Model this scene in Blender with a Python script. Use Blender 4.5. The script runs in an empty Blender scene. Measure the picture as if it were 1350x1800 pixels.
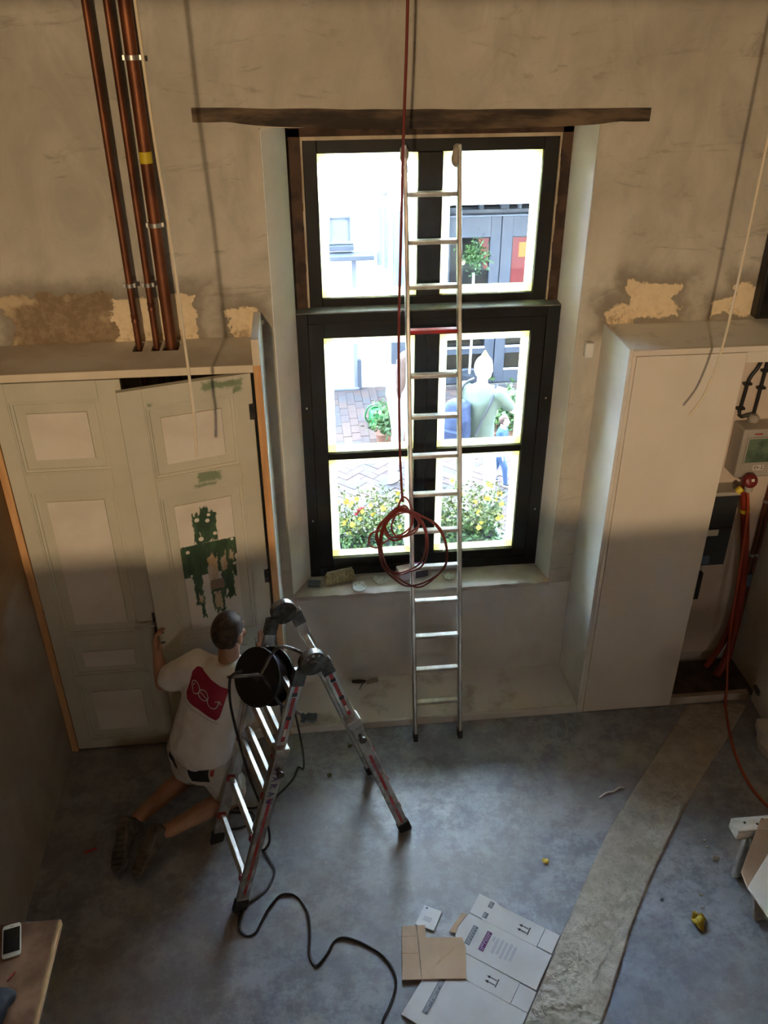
import bpy, bmesh, math, random
from mathutils import Vector as V, Matrix, noise
from mathutils.bvhtree import BVHTree

random.seed(11)
scene = bpy.context.scene
C = scene.collection

# ------------------------------------------------------------------ camera
PITCH, YAW, ROLL = math.radians(30.895), math.radians(5.550), math.radians(-0.3115)
cp, sp, cy, sy = math.cos(PITCH), math.sin(PITCH), math.cos(YAW), math.sin(YAW)
fwd = V((sy * cp, cy * cp, -sp)); rgt = V((cy, -sy, 0)); upv = rgt.cross(fwd)
r2 = rgt * math.cos(ROLL) + upv * math.sin(ROLL)
u2 = upv * math.cos(ROLL) - rgt * math.sin(ROLL)
camd = bpy.data.cameras.new('camera'); cam = bpy.data.objects.new('camera', camd); C.objects.link(cam)
camd.sensor_fit = 'VERTICAL'; camd.sensor_height = 24; camd.lens = 1520 / 1800 * 24
camd.clip_start = 0.05; camd.clip_end = 200
mw = Matrix.Identity(4)
for i, a in enumerate((r2, u2, -fwd)):
    for k in range(3): mw[k][i] = a[k]
mw.translation = V((0, 0, 4.2)); cam.matrix_world = mw
scene.camera = cam

# ------------------------------------------------------------------ sky, sun, lamp, exposure
world = bpy.data.worlds.new('sky'); scene.world = world; world.use_nodes = True
bg = world.node_tree.nodes['Background']
bg.inputs['Color'].default_value = (0.53, 0.745, 1.0, 1); bg.inputs['Strength'].default_value = 25.0
sund = bpy.data.lights.new('sun', 'SUN'); sun = bpy.data.objects.new('sun', sund); C.objects.link(sun)
sund.energy = 215; sund.angle = math.radians(1.0); sund.color = (0.76, 0.885, 1.0)
sun.rotation_euler = V((0.25, 0.70, -0.64)).to_track_quat('-Z', 'Y').to_euler()
# warm work lamp in the room up on the mezzanine, behind the camera
lamp_d = bpy.data.lights.new('work_lamp_light', 'AREA'); lamp = bpy.data.objects.new('work_lamp_light', lamp_d); C.objects.link(lamp)
lamp_d.shape = 'DISK'; lamp_d.size = 0.30; lamp_d.energy = 385; lamp_d.color = (1, 0.71, 0.41)
lamp.location = (-1.5, -6.0, 4.95)
lamp.rotation_euler = (V((0.3, 4.6, 2.6)) - lamp.location).to_track_quat('-Z', 'Y').to_euler()
# unseen fill light added at the far end of the room, under the mezzanine
rear_d = bpy.data.lights.new('rear_fill_light', 'AREA'); rear = bpy.data.objects.new('rear_fill_light', rear_d); C.objects.link(rear)
rear_d.shape = 'RECTANGLE'; rear_d.size = 1.6; rear_d.size_y = 1.4; rear_d.energy = 40; rear_d.color = (1.0, 0.93, 0.82)
rear.location = (1.0, -7.85, 1.5); rear.rotation_euler = (math.radians(90), 0, 0)
scene.view_settings.view_transform = 'Standard'; scene.view_settings.look = 'None'
scene.view_settings.exposure = 0.25; scene.view_settings.gamma = 1.0; scene.view_settings.use_curve_mapping = False
scene.cycles.max_bounces = 10; scene.cycles.diffuse_bounces = 5; scene.cycles.glossy_bounces = 4; scene.cycles.transparent_max_bounces = 12
scene.cycles.caustics_reflective = False; scene.cycles.caustics_refractive = False
scene.cycles.sample_clamp_indirect = 60; scene.cycles.use_light_tree = False

# ------------------------------------------------------------------ material helpers
def inp(nt, sock, val):
    if isinstance(val, bpy.types.NodeSocket): nt.links.new(val, sock)
    else: sock.default_value = val
def nmath(nt, op, a, b=0.0, c=None, clamp=False):
    n = nt.nodes.new('ShaderNodeMath'); n.operation = op; n.use_clamp = clamp
    inp(nt, n.inputs[0], a); inp(nt, n.inputs[1], b)
    if c is not None: inp(nt, n.inputs[2], c)
    return n.outputs[0]
def nmix(nt, fac, a, b):
    n = nt.nodes.new('ShaderNodeMix'); n.data_type = 'RGBA'
    inp(nt, n.inputs['Factor'], fac)
    for s, v in ((n.inputs[6], a), (n.inputs[7], b)):
        if isinstance(v, bpy.types.NodeSocket): nt.links.new(v, s)
        else: s.default_value = (*v[:3], 1)
    return n.outputs[2]
def nsmooth(nt, x, a, b):
    n = nt.nodes.new('ShaderNodeMapRange'); n.interpolation_type = 'SMOOTHSTEP'
    inp(nt, n.inputs['Value'], x); n.inputs['From Min'].default_value = a; n.inputs['From Max'].default_value = b
    return n.outputs['Result']
def ncoord(nt, scale=(1, 1, 1), loc=(0, 0, 0)):
    tc = nt.nodes.new('ShaderNodeTexCoord'); m = nt.nodes.new('ShaderNodeMapping')
    m.inputs['Scale'].default_value = scale; m.inputs['Location'].default_value = loc
    nt.links.new(tc.outputs['Object'], m.inputs['Vector']); return m.outputs[0]
def nnoise(nt, vec, scale, detail=6, rough=0.55, dist=0.0):
    n = nt.nodes.new('ShaderNodeTexNoise'); nt.links.new(vec, n.inputs['Vector'])
    n.inputs['Scale'].default_value = scale; n.inputs['Detail'].default_value = detail
    n.inputs['Roughness'].default_value = rough; n.inputs['Distortion'].default_value = dist
    return n.outputs['Fac']
def nbump(nt, h, strength=0.3, dist=0.01):
    n = nt.nodes.new('ShaderNodeBump'); n.inputs['Strength'].default_value = strength; n.inputs['Distance'].default_value = dist
    nt.links.new(h, n.inputs['Height']); return n.outputs[0]
def newmat(name):
    m = bpy.data.materials.new(name); m.use_nodes = True
    return m, m.node_tree, m.node_tree.nodes['Principled BSDF']
def mat(name, c1, c2=None, scale=6.0, rough=0.55, metal=0.0, bump=0.0, bscale=40.0, st=(1, 1, 1), lo=0.38, hi=0.62, r2=None, spec=0.5, detail=6, emit=0, tr=0, coat=0):
    m, nt, p = newmat(name)
    p.inputs['Base Color'].default_value = (*c1, 1); p.inputs['Roughness'].default_value = rough
    p.inputs['Metallic'].default_value = metal; p.inputs['Specular IOR Level'].default_value = spec
    if coat: p.inputs['Coat Weight'].default_value = coat
    if c2 or bump:
        vec = ncoord(nt, st)
        if c2:
            f = nsmooth(nt, nnoise(nt, vec, scale, detail), lo, hi)
            nt.links.new(nmix(nt, f, c1, c2), p.inputs['Base Color'])
            if r2 is not None: nt.links.new(nmath(nt, 'MULTIPLY_ADD', f, r2 - rough, rough), p.inputs['Roughness'])
        if bump: nt.links.new(nbump(nt, nnoise(nt, vec, bscale, 4), bump, 0.004), p.inputs['Normal'])
    if emit:
        p.inputs['Emission Color'].default_value = (*c1, 1); p.inputs['Emission Strength'].default_value = emit
    return m
def glass_mat(name, tint=(0.97, 0.98, 0.98)):
    m = bpy.data.materials.new(name); m.use_nodes = True; nt = m.node_tree; nt.nodes.clear()
    o = nt.nodes.new('ShaderNodeOutputMaterial'); mx = nt.nodes.new('ShaderNodeMixShader')
    t = nt.nodes.new('ShaderNodeBsdfTransparent'); g = nt.nodes.new('ShaderNodeBsdfGlossy'); f = nt.nodes.new('ShaderNodeFresnel')
    f.inputs['IOR'].default_value = 1.4; g.inputs['Roughness'].default_value = 0.02; t.inputs['Color'].default_value = (*tint, 1)
    nt.links.new(f.outputs[0], mx.inputs[0]); nt.links.new(t.outputs[0], mx.inputs[1]); nt.links.new(g.outputs[0], mx.inputs[2])
    nt.links.new(mx.outputs[0], o.inputs[0]); return m
def tape_mat():
    m = bpy.data.materials.new('masking_tape'); m.use_nodes = True; nt = m.node_tree; nt.nodes.clear()
    o = nt.nodes.new('ShaderNodeOutputMaterial'); mx = nt.nodes.new('ShaderNodeMixShader'); mx2 = nt.nodes.new('ShaderNodeMixShader')
    t = nt.nodes.new('ShaderNodeBsdfTranslucent'); d = nt.nodes.new('ShaderNodeBsdfDiffuse'); tr = nt.nodes.new('ShaderNodeBsdfTransparent')
    t.inputs['Color'].default_value = (1.0, 0.96, 0.66, 1); d.inputs['Color'].default_value = (0.85, 0.70, 0.16, 1); tr.inputs['Color'].default_value = (1, 0.97, 0.75, 1)
    mx.inputs[0].default_value = 0.22; mx2.inputs[0].default_value = 0.22
    nt.links.new(t.outputs[0], mx.inputs[1]); nt.links.new(d.outputs[0], mx.inputs[2])
    nt.links.new(mx.outputs[0], mx2.inputs[1]); nt.links.new(tr.outputs[0], mx2.inputs[2]); nt.links.new(mx2.outputs[0], o.inputs[0]); return m

# rectangles and dots as signed distances on an object's own x / z
def rectd(nt, X, Z, cx, cz, hx, hz):
    a = nmath(nt, 'SUBTRACT', nmath(nt, 'ABSOLUTE', nmath(nt, 'SUBTRACT', X, cx)), hx)
    b = nmath(nt, 'SUBTRACT', nmath(nt, 'ABSOLUTE', nmath(nt, 'SUBTRACT', Z, cz)), hz)
    return nmath(nt, 'MAXIMUM', a, b)
def circd(nt, X, Z, cx, cz, r):
    a = nmath(nt, 'POWER', nmath(nt, 'SUBTRACT', X, cx), 2.0); b = nmath(nt, 'POWER', nmath(nt, 'SUBTRACT', Z, cz), 2.0)
    return nmath(nt, 'SUBTRACT', nmath(nt, 'SQRT', nmath(nt, 'ADD', a, b)), r)
def umin(nt, L):
    o = L[0]
    for x in L[1:]: o = nmath(nt, 'MINIMUM', o, x)
    return o

def plaster_wall_mat():
    m, nt, p = newmat('bare_plaster'); vec = ncoord(nt)
    big = nsmooth(nt, nnoise(nt, vec, 0.9, 8, 0.6, 0.4), 0.36, 0.64)
    med = nsmooth(nt, nnoise(nt, ncoord(nt, (1, 1, 0.55), (3, 1, 7)), 3.2, 9, 0.65, 0.8), 0.35, 0.70)
    col = nmix(nt, big, (0.475, 0.445, 0.385), (0.60, 0.57, 0.505))
    col = nmix(nt, nmath(nt, 'MULTIPLY', med, 0.75), col, (0.385, 0.365, 0.325))
    smear = nsmooth(nt, nnoise(nt, ncoord(nt, (0.6, 1, 2.0), (1, 4, 2)), 4.0, 9, 0.72, 1.2), 0.55, 0.70)
    col = nmix(nt, nmath(nt, 'MULTIPLY', smear, 0.62), col, (0.27, 0.24, 0.20))
    sep = nt.nodes.new('ShaderNodeSeparateXYZ'); nt.links.new(vec, sep.inputs[0])
    X0, Z0 = sep.outputs['X'], sep.outputs['Z']
    wob = nmath(nt, 'MULTIPLY_ADD', nnoise(nt, vec, 5.0, 7, 0.65), 0.34, -0.17)
    wob2 = nmath(nt, 'MULTIPLY_ADD', nnoise(nt, ncoord(nt, (1, 1, 1), (9, 2, 4)), 4.5, 7, 0.65), 0.22, -0.11)
    X = nmath(nt, 'ADD', X0, wob); Z = nmath(nt, 'ADD', Z0, wob2)
    cream = umin(nt, [rectd(nt, X, Z, -0.81, 2.64, 0.27, 0.195), rectd(nt, X, Z, -0.31, 2.62, 0.06, 0.14),
                      rectd(nt, X, Z, 1.99, 2.71, 0.16, 0.10), rectd(nt, X, Z, 1.80, 2.62, 0.10, 0.05), rectd(nt, X, Z, 2.47, 2.66, 0.14, 0.05), rectd(nt, X, Z, 2.56, 2.72, 0.06, 0.07)])
    brown = rectd(nt, X, Z, -1.28, 2.66, 0.27, 0.19)
    anyd = nmath(nt, 'MINIMUM', cream, brown)
    soot = nsmooth(nt, anyd, 0.13, 0.0)
    col = nmix(nt, nmath(nt, 'MULTIPLY', soot, 0.72), col, (0.20, 0.17, 0.13))
    fine = nsmooth(nt, nnoise(nt, vec, 26.0, 6, 0.7), 0.40, 0.66)
    ccol = nmix(nt, nmath(nt, 'MULTIPLY', fine, 0.4), (0.80, 0.67, 0.47), (0.62, 0.48, 0.31))
    low = nsmooth(nt, Z, 2.68, 2.60)
    flake = nmath(nt, 'MULTIPLY', low, nsmooth(nt, nnoise(nt, vec, 14.0, 6, 0.7), 0.50, 0.62))
    ccol = nmix(nt, nmath(nt, 'MULTIPLY', flake, 0.7), ccol, (0.30, 0.22, 0.14))
    bcol = nmix(nt, fine, (0.24, 0.175, 0.11), (0.33, 0.25, 0.17))
    rim = nsmooth(nt, brown, -0.075, -0.03)
    bcol = nmix(nt, nmath(nt, 'MULTIPLY', rim, nsmooth(nt, nnoise(nt, vec, 5.0, 4), 0.45, 0.6)), bcol, (0.55, 0.44, 0.29))
    col = nmix(nt, nsmooth(nt, cream, 0.006, -0.006), col, ccol)
    col = nmix(nt, nsmooth(nt, brown, 0.006, -0.006), col, bcol)
    nt.links.new(col, p.inputs['Base Color']); p.inputs['Roughness'].default_value = 0.85; p.inputs['Specular IOR Level'].default_value = 0.2
    h = nmath(nt, 'ADD', nmath(nt, 'MULTIPLY', nnoise(nt, vec, 6.0, 8, 0.6), 1.0), nmath(nt, 'MULTIPLY', nsmooth(nt, anyd, -0.006, 0.006), 0.35))
    nt.links.new(nbump(nt, h, 0.55, 0.015), p.inputs['Normal'])
    return m

def floor_mat():
    m, nt, p = newmat('polished_concrete'); vec = ncoord(nt)
    a = nsmooth(nt, nnoise(nt, vec, 1.6, 9, 0.66, 0.15), 0.36, 0.64)
    b = nsmooth(nt, nnoise(nt, ncoord(nt, (1, 1, 1), (5, 3, 0)), 6.0, 12, 0.78, 0.05), 0.41, 0.60)
    c = nsmooth(nt, nnoise(nt, ncoord(nt, (1, 1, 1), (2, 8, 0)), 0.8, 5, 0.5, 0.3), 0.40, 0.62)
    d = nsmooth(nt, nnoise(nt, vec, 22.0, 8, 0.75), 0.56, 0.74)
    col = nmix(nt, a, (0.235, 0.275, 0.35), (0.42, 0.465, 0.54))
    col = nmix(nt, nmath(nt, 'MULTIPLY', b, 0.72), col, (0.14, 0.157, 0.205))
    col = nmix(nt, nmath(nt, 'MULTIPLY', c, 0.40), col, (0.33, 0.285, 0.25))
    col = nmix(nt, nmath(nt, 'MULTIPLY', d, 0.35), col, (0.62, 0.62, 0.64))
    nt.links.new(col, p.inputs['Base Color'])
    nt.links.new(nmath(nt, 'MULTIPLY_ADD', b, 0.18, 0.28), p.inputs['Roughness'])
    p.inputs['Specular IOR Level'].default_value = 0.72
    nt.links.new(nbump(nt, nnoise(nt, vec, 18.0, 8, 0.7), 0.12, 0.004), p.inputs['Normal'])
    return m

def trench_mat():
    m, nt, p = newmat('rough_concrete'); vec = ncoord(nt)
    a = nsmooth(nt, nnoise(nt, vec, 9.0, 8, 0.7), 0.36, 0.66); b = nsmooth(nt, nnoise(nt, vec, 60.0, 4, 0.6), 0.55, 0.72)
    col = nmix(nt, a, (0.38, 0.345, 0.295), (0.52, 0.485, 0.43)); col = nmix(nt, nmath(nt, 'MULTIPLY', b, 0.5), col, (0.20, 0.17, 0.14))
    nt.links.new(col, p.inputs['Base Color']); p.inputs['Roughness'].default_value = 0.9; p.inputs['Specular IOR Level'].default_value = 0.2
    nt.links.new(nbump(nt, nnoise(nt, vec, 45.0, 6, 0.65), 0.8, 0.012), p.inputs['Normal'])
    return m

def left_wall_mat():
    m, nt, p = newmat('brown_topped_plaster'); vec = ncoord(nt)
    a = nsmooth(nt, nnoise(nt, vec, 1.3, 8, 0.6, 0.5), 0.36, 0.64)
    col = nmix(nt, a, (0.33, 0.29, 0.24), (0.44, 0.41, 0.37))
    sep = nt.nodes.new('ShaderNodeSeparateXYZ'); nt.links.new(vec, sep.inputs[0])
    w = nmath(nt, 'MULTIPLY_ADD', nnoise(nt, vec, 2.0, 6), 0.9, nmath(nt, 'ADD', sep.outputs['Z'], -0.45))
    col = nmix(nt, nsmooth(nt, w, 1.25, 1.55), col, (0.30, 0.20, 0.11))  # browner above an uneven line at mid height
    nt.links.new(col, p.inputs['Base Color']); p.inputs['Roughness'].default_value = 0.85
    nt.links.new(nbump(nt, nnoise(nt, vec, 5.0, 8), 0.4, 0.02), p.inputs['Normal']); return m

def paint_panel_mat(name, kind):
    """old door panel: pale filler field, in one of them the scraped green paint below"""
    m, nt, p = newmat(name); vec = ncoord(nt)
    base = nmix(nt, nsmooth(nt, nnoise(nt, vec, 4.0, 6), 0.35, 0.65), (0.64, 0.59, 0.52), (0.71, 0.665, 0.60))
    sep = nt.nodes.new('ShaderNodeSeparateXYZ'); nt.links.new(vec, sep.inputs[0])
    wx = nmath(nt, 'MULTIPLY_ADD', nnoise(nt, ncoord(nt, (22, 1, 22)), 1.0, 5, 0.7), 0.05, -0.025)
    wz = nmath(nt, 'MULTIPLY_ADD', nnoise(nt, ncoord(nt, (40, 1, 9), (3, 0, 5)), 1.0, 6, 0.7), 0.20, -0.10)
    X = nmath(nt, 'ADD', sep.outputs['X'], wx); Zs = sep.outputs['Z']; Z = nmath(nt, 'ADD', Zs, wz)
    if kind == 'green':
        tilt = nmath(nt, 'MULTIPLY_ADD', sep.outputs['X'], 0.0, Zs)
        wz2 = nmath(nt, 'MULTIPLY_ADD', wz, 0.12, tilt)
        band = nmath(nt, 'MINIMUM', rectd(nt, sep.outputs['X'], wz2, -0.045, 0.05, 0.125, 0.105), rectd(nt, sep.outputs['X'], wz2, 0.02, 0.10, 0.16, 0.055))
        g = umin(nt, [band, rectd(nt, X, Z, -0.005, 0.25, 0.065, 0.10), rectd(nt, X, Z, 0.0, 0.33, 0.022, 0.06), rectd(nt, X, Z, -0.085, -0.14, 0.026, 0.13),
                      rectd(nt, X, Z, 0.085, -0.08, 0.034, 0.17), rectd(nt, X, Z, 0.02, -0.24, 0.035, 0.09), rectd(nt, X, Z, 0.125, 0.0, 0.02, 0.10), rectd(nt, X, Z, -0.07, -0.27, 0.012, 0.08)])
        hole = nsmooth(nt, nnoise(nt, ncoord(nt, (30, 1, 7), (1, 0, 2)), 1.0, 4, 0.6), 0.60, 0.66)
        hole = nmath(nt, 'MULTIPLY', hole, nsmooth(nt, band, -0.03, 0.0))
        gm = nmath(nt, 'MULTIPLY', nsmooth(nt, g, 0.004, -0.004), nmath(nt, 'SUBTRACT', 1.0, hole))
        gc = nmix(nt, nsmooth(nt, nnoise(nt, ncoord(nt, (14, 1, 5)), 1.0, 6), 0.42, 0.62), (0.022, 0.055, 0.026), (0.05, 0.105, 0.05))
        col = nmix(nt, gm, base, gc)
        peach = umin(nt, [rectd(nt, X, Z, 0.012, -0.03, 0.028, 0.09), rectd(nt, X, Z, 0.02, -0.245, 0.02, 0.06), rectd(nt, X, Z, -0.08, -0.215, 0.013, 0.03),
                          rectd(nt, X, Z, 0.075, 0.0, 0.017, 0.055), rectd(nt, X, Z, 0.122, 0.05, 0.012, 0.035)])
        pc = nmix(nt, nsmooth(nt, nnoise(nt, ncoord(nt, (25, 1, 9)), 1.0, 4), 0.45, 0.6), (0.50, 0.36, 0.20), (0.56, 0.45, 0.34))
        col = nmix(nt, nsmooth(nt, peach, 0.004, -0.004), col, pc)
        pb = rectd(nt, X, Zs, 0.022, -0.135, 0.04, 0.033)
        col = nmix(nt, nsmooth(nt, pb, 0.003, -0.003), col, (0.27, 0.18, 0.11))
        dots = umin(nt, [circd(nt, sep.outputs['X'], Zs, *d) for d in ((-0.045, 0.31, 0.013), (0.022, 0.33, 0.010), (-0.035, 0.185, 0.014), (0.045, 0.205, 0.011),
                         (-0.118, 0.115, 0.011), (0.135, 0.145, 0.009), (0.135, -0.02, 0.010), (-0.115, -0.045, 0.008), (0.012, 0.295, 0.012))])
        col = nmix(nt, nsmooth(nt, dots, 0.002, -0.002), col, (0.70, 0.66, 0.58))
    else:
        col = base
    nt.links.new(col, p.inputs['Base Color']); p.inputs['Roughness'].default_value = 0.6
    return m

def door_paint_mat(name, patches):
    m, nt, p = newmat(name); vec = ncoord(nt)
    base = nmix(nt, nsmooth(nt, nnoise(nt, vec, 2.5, 6), 0.35, 0.65), (0.52, 0.505, 0.415), (0.58, 0.555, 0.465))
    base = nmix(nt, nmath(nt, 'MULTIPLY', nsmooth(nt, nnoise(nt, ncoord(nt, (3, 3, 1)), 9.0, 6, 0.7), 0.62, 0.75), 0.35), base, (0.30, 0.28, 0.22))
    sep = nt.nodes.new('ShaderNodeSeparateXYZ'); nt.links.new(vec, sep.inputs[0])
    if patches:
        wx = nmath(nt, 'MULTIPLY_ADD', nnoise(nt, ncoord(nt, (9, 9, 30)), 1.0, 6, 0.7), 0.10, -0.05)
        wz = nmath(nt, 'MULTIPLY_ADD', nnoise(nt, ncoord(nt, (14, 14, 14), (3, 3, 3)), 1.0, 6, 0.7), 0.08, -0.04)
        X = nmath(nt, 'ADD', sep.outputs['X'], wx); Z = nmath(nt, 'ADD', sep.outputs['Z'], wz)
        g = umin(nt, [rectd(nt, X, Z, *q) for q in patches])
        col = nmix(nt, nmath(nt, 'MULTIPLY', nsmooth(nt, g, 0.008, -0.012), 0.85), base, (0.15, 0.22, 0.12))
        base = col
    nt.links.new(base, p.inputs['Base Color']); p.inputs['Roughness'].default_value = 0.5
    return m

def wood_mat(name, c1, c2, st=(2, 2, 18), rough=0.6, knots=None):
    return mat(name, c1, c2, scale=2.0, rough=rough, st=st, lo=0.35, hi=0.65, bump=0.15, bscale=8, detail=5)

# ------------------------------------------------------------------ mesh builder
def tag(o, label=None, cat=None, group=None, kind=None):
    if label: o['label'] = label
    if cat: o['category'] = cat
    if group: o['group'] = group
    if kind: o['kind'] = kind
    return o
def wloc(o):
    l = V((0, 0, 0))
    while o is not None:
        l = l + o.location; o = o.parent
    return l
def thing(name, label, cat, loc=(0, 0, 0), group=None, kind=None):
    o = bpy.data.objects.new(name, None); C.objects.link(o); o.location = loc; o.empty_display_size = 0.1
    return tag(o, label, cat, group, kind)
def link(name, me, parent):
    o = bpy.data.objects.new(name, me); C.objects.link(o)
    if parent is not None: o.parent = parent
    return o
class MB:
    def __init__(s): s.v = []; s.f = []
    def add(s, vs, fs):
        n = len(s.v); s.v += [V(v) for v in vs]; s.f += [tuple(i + n for i in f) for f in fs]; return s
    def box(s, x0, x1, y0, y1, z0, z1):
        vs = [(x, y, z) for z in (z0, z1) for y in (y0, y1) for x in (x0, x1)]
        return s.add(vs, [(0, 2, 3, 1), (4, 5, 7, 6), (0, 1, 5, 4), (2, 6, 7, 3), (0, 4, 6, 2), (1, 3, 7, 5)])
    def obox(s, c, a, b, d):
        c, a, b, d = V(c), V(a), V(b), V(d)
        vs = [c + a * i + b * j + d * k for k in (-1, 1) for j in (-1, 1) for i in (-1, 1)]
        fs = [(0, 2, 3, 1), (4, 5, 7, 6), (0, 1, 5, 4), (2, 6, 7, 3), (0, 4, 6, 2), (1, 3, 7, 5)]
        if a.cross(b).dot(d) < 0: fs = [f[::-1] for f in fs]
        return s.add(vs, fs)
    def bar(s, p, q, w, h, side=(1, 0, 0)):
        p, q = V(p), V(q); t = (q - p); L = t.length; t.normalize()
        sd = V(side); sd = (sd - t * sd.dot(t)).normalized(); u = sd.cross(t)
        return s.obox((p + q) / 2, t * (L / 2), sd * (w / 2), u * (h / 2))
    def prism(s, pts, off):
        off = V(off); pts = [V(p) for p in pts]; n = len(pts)
        nrm = V((0, 0, 0))
        for i in range(n): nrm += pts[i].cross(pts[(i + 1) % n])
        if nrm.dot(off) > 0: pts = pts[::-1]
        return s.add(pts + [p + off for p in pts], [tuple(range(n)), tuple(range(2 * n - 1, n - 1, -1))] + [(i, i + n, (i + 1) % n + n, (i + 1) % n) for i in range(n)])
    def tube(s, pts, r, n=8, closed=False):
        pts = [V(p) for p in pts]; m = len(pts); rr = r if isinstance(r, (list, tuple)) else [r] * m
        prev = None; rings = []
        for i, p in enumerate(pts):
            if closed: t = pts[(i + 1) % m] - pts[i - 1]
            else: t = pts[min(i + 1, m - 1)] - pts[max(i - 1, 0)]
            if t.length < 1e-9: t = V((0, 0, 1))
            t.normalize()
            if prev is None:
                a = V((0, 0, 1)) if abs(t.z) < 0.9 else V((1, 0, 0)); x = (a - t * a.dot(t)).normalized()
            else:
                x = prev - t * prev.dot(t)
                x = x.normalized() if x.length > 1e-6 else V((1, 0, 0))
            prev = x; y = t.cross(x)
            rings.append([p + (x * math.cos(2 * math.pi * k / n) + y * math.sin(2 * math.pi * k / n)) * rr[i] for k in range(n)])
        fs = []
        for i in range(m if closed else m - 1):
            for k in range(n):
                fs.append((i * n + k, i * n + (k + 1) % n, ((i + 1) % m) * n + (k + 1) % n, ((i + 1) % m) * n + k))
        if not closed: fs += [tuple(range(n - 1, -1, -1)), tuple((m - 1) * n + k for k in range(n))]
        return s.add([v for R in rings for v in R], fs)
    def lathe(s, prof, org, axis, n=24):
        org, t = V(org), V(axis).normalized(); a = V((0, 0, 1)) if abs(t.z) < 0.9 else V((1, 0, 0))
        x = (a - t * a.dot(t)).normalized(); y = t.cross(x); vs = []; fs = []
        for r, h in prof:
            vs += [org + t * h + (x * math.cos(2 * math.pi * k / n) + y * math.sin(2 * math.pi * k / n)) * r for k in range(n)]
        m = len(prof)
        for i in range(m - 1):
            for k in range(n): fs.append((i * n + k, i * n + (k + 1) % n, (i + 1) * n + (k + 1) % n, (i + 1) * n + k))
        fs += [tuple(range(n - 1, -1, -1)), tuple((m - 1) * n + k for k in range(n))]
        return s.add(vs, fs)
    def ell(s, c, rad, ax=None, nu=16, nv=10):
        c = V(c); A = ax or (V((1, 0, 0)), V((0, 1, 0)), V((0, 0, 1)))
        A = [V(a) * r for a, r in zip(A, rad)]
        vs = [c - A[2]]
        for j in range(1, nv):
            th = -math.pi / 2 + math.pi * j / nv
            for k in range(nu):
                ph = 2 * math.pi * k / nu
                vs.append(c + A[0] * math.cos(th) * math.cos(ph) + A[1] * math.cos(th) * math.sin(ph) + A[2] * math.sin(th))
        vs.append(c + A[2]); fs = []
        for k in range(nu): fs.append((0, 1 + (k + 1) % nu, 1 + k))
        for j in range(nv - 2):
            for k in range(nu):
                a = 1 + j * nu; b = a + nu
                fs.append((a + k, a + (k + 1) % nu, b + (k + 1) % nu, b + k))
        a = 1 + (nv - 2) * nu
        for k in range(nu): fs.append((a + k, a + (k + 1) % nu, len(vs) - 1))
        if A[0].cross(A[1]).dot(A[2]) < 0: fs = [f[::-1] for f in fs]
        return s.add(vs, fs)
    def cap(s, p, r0, q, r1, n=14):
        p, q = V(p), V(q); L = (q - p).length; K = 5
        prof = [(max(r0 * math.cos(a), 1e-4), r0 * math.sin(a)) for a in [-math.pi / 2 + math.pi / 2 * i / K for i in range(K + 1)]]
        prof += [(max(r1 * math.cos(a), 1e-4), L + r1 * math.sin(a)) for a in [math.pi / 2 * i / K for i in range(K + 1)]]
        return s.lathe(prof, p, q - p, n)
    def loft(s, rings, n=20, pw=2.0):
        vs = []
        for c, a, b in rings:
            c, a, b = V(c), V(a), V(b)
            for k in range(n):
                t = 2 * math.pi * k / n; x, y = math.cos(t), math.sin(t)
                vs.append(c + a * math.copysign(abs(x) ** (2 / pw), x) + b * math.copysign(abs(y) ** (2 / pw), y))
        m = len(rings); fs = []
        for i in range(m - 1):
            for k in range(n): fs.append((i * n + k, i * n + (k + 1) % n, (i + 1) * n + (k + 1) % n, (i + 1) * n + k))
        fs += [tuple(range(n - 1, -1, -1)), tuple((m - 1) * n + k for k in range(n))]
        return s.add(vs, fs)
    def jitter(s, amp, sc=8.0):
        s.v = [v + noise.noise_vector(v * sc) * amp for v in s.v]; return s
    def mesh(s, name, off, smooth=True, ang=0.7):
        me = bpy.data.meshes.new(name); me.from_pydata([v - off for v in s.v], [], s.f); me.update()
        bm = bmesh.new(); bm.from_mesh(me); bmesh.ops.recalc_face_normals(bm, faces=bm.faces); bm.to_mesh(me); bm.free()
        if smooth:
            me.polygons.foreach_set('use_smooth', [True] * len(me.polygons)); me.set_sharp_from_angle(angle=ang)
        return me
    def build(s, name, m, parent=None, bevel=0.0, smooth=True, ang=0.7, base=None, seg=2):
        """one mesh object; vertices are given in world (or in the parent's own frame when parent is rotated: pass base=(0,0,0))"""
        if base is not None: off = V(base)
        elif parent is not None: off = wloc(parent)
        else:
            xs = [v.x for v in s.v]; ys = [v.y for v in s.v]; zs = [v.z for v in s.v]
            off = V(((min(xs) + max(xs)) / 2, (min(ys) + max(ys)) / 2, min(zs)))
        o = link(name, s.mesh(name, off, smooth, ang), parent)
        if parent is None: o.location = off
        o.data.materials.append(m)
        if bevel:
            b = o.modifiers.new('bevel', 'BEVEL'); b.width = bevel; b.segments = seg; b.limit_method = 'ANGLE'; b.angle_limit = 0.6; b.harden_normals = False
        return o
def spline(pts, k=8, closed=False):
    pts = [V(p) for p in pts]; n = len(pts); out = []
    for i in range(n if closed else n - 1):
        g = lambda j: pts[j % n] if closed else pts[max(0, min(n - 1, j))]
        a, b, c, d = g(i - 1), g(i), g(i + 1), g(i + 2)
        for j in range(k):
            t = j / k
            out.append(0.5 * ((2 * b) + (c - a) * t + (2 * a - 5 * b + 4 * c - d) * t * t + (3 * b - a - 3 * c + d) * t ** 3))
    if not closed: out.append(pts[-1])
    return out
def evaluated(o):
    dg = bpy.context.evaluated_depsgraph_get(); dg.update()
    return bpy.data.meshes.new_from_object(o.evaluated_get(dg), depsgraph=dg)
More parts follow.
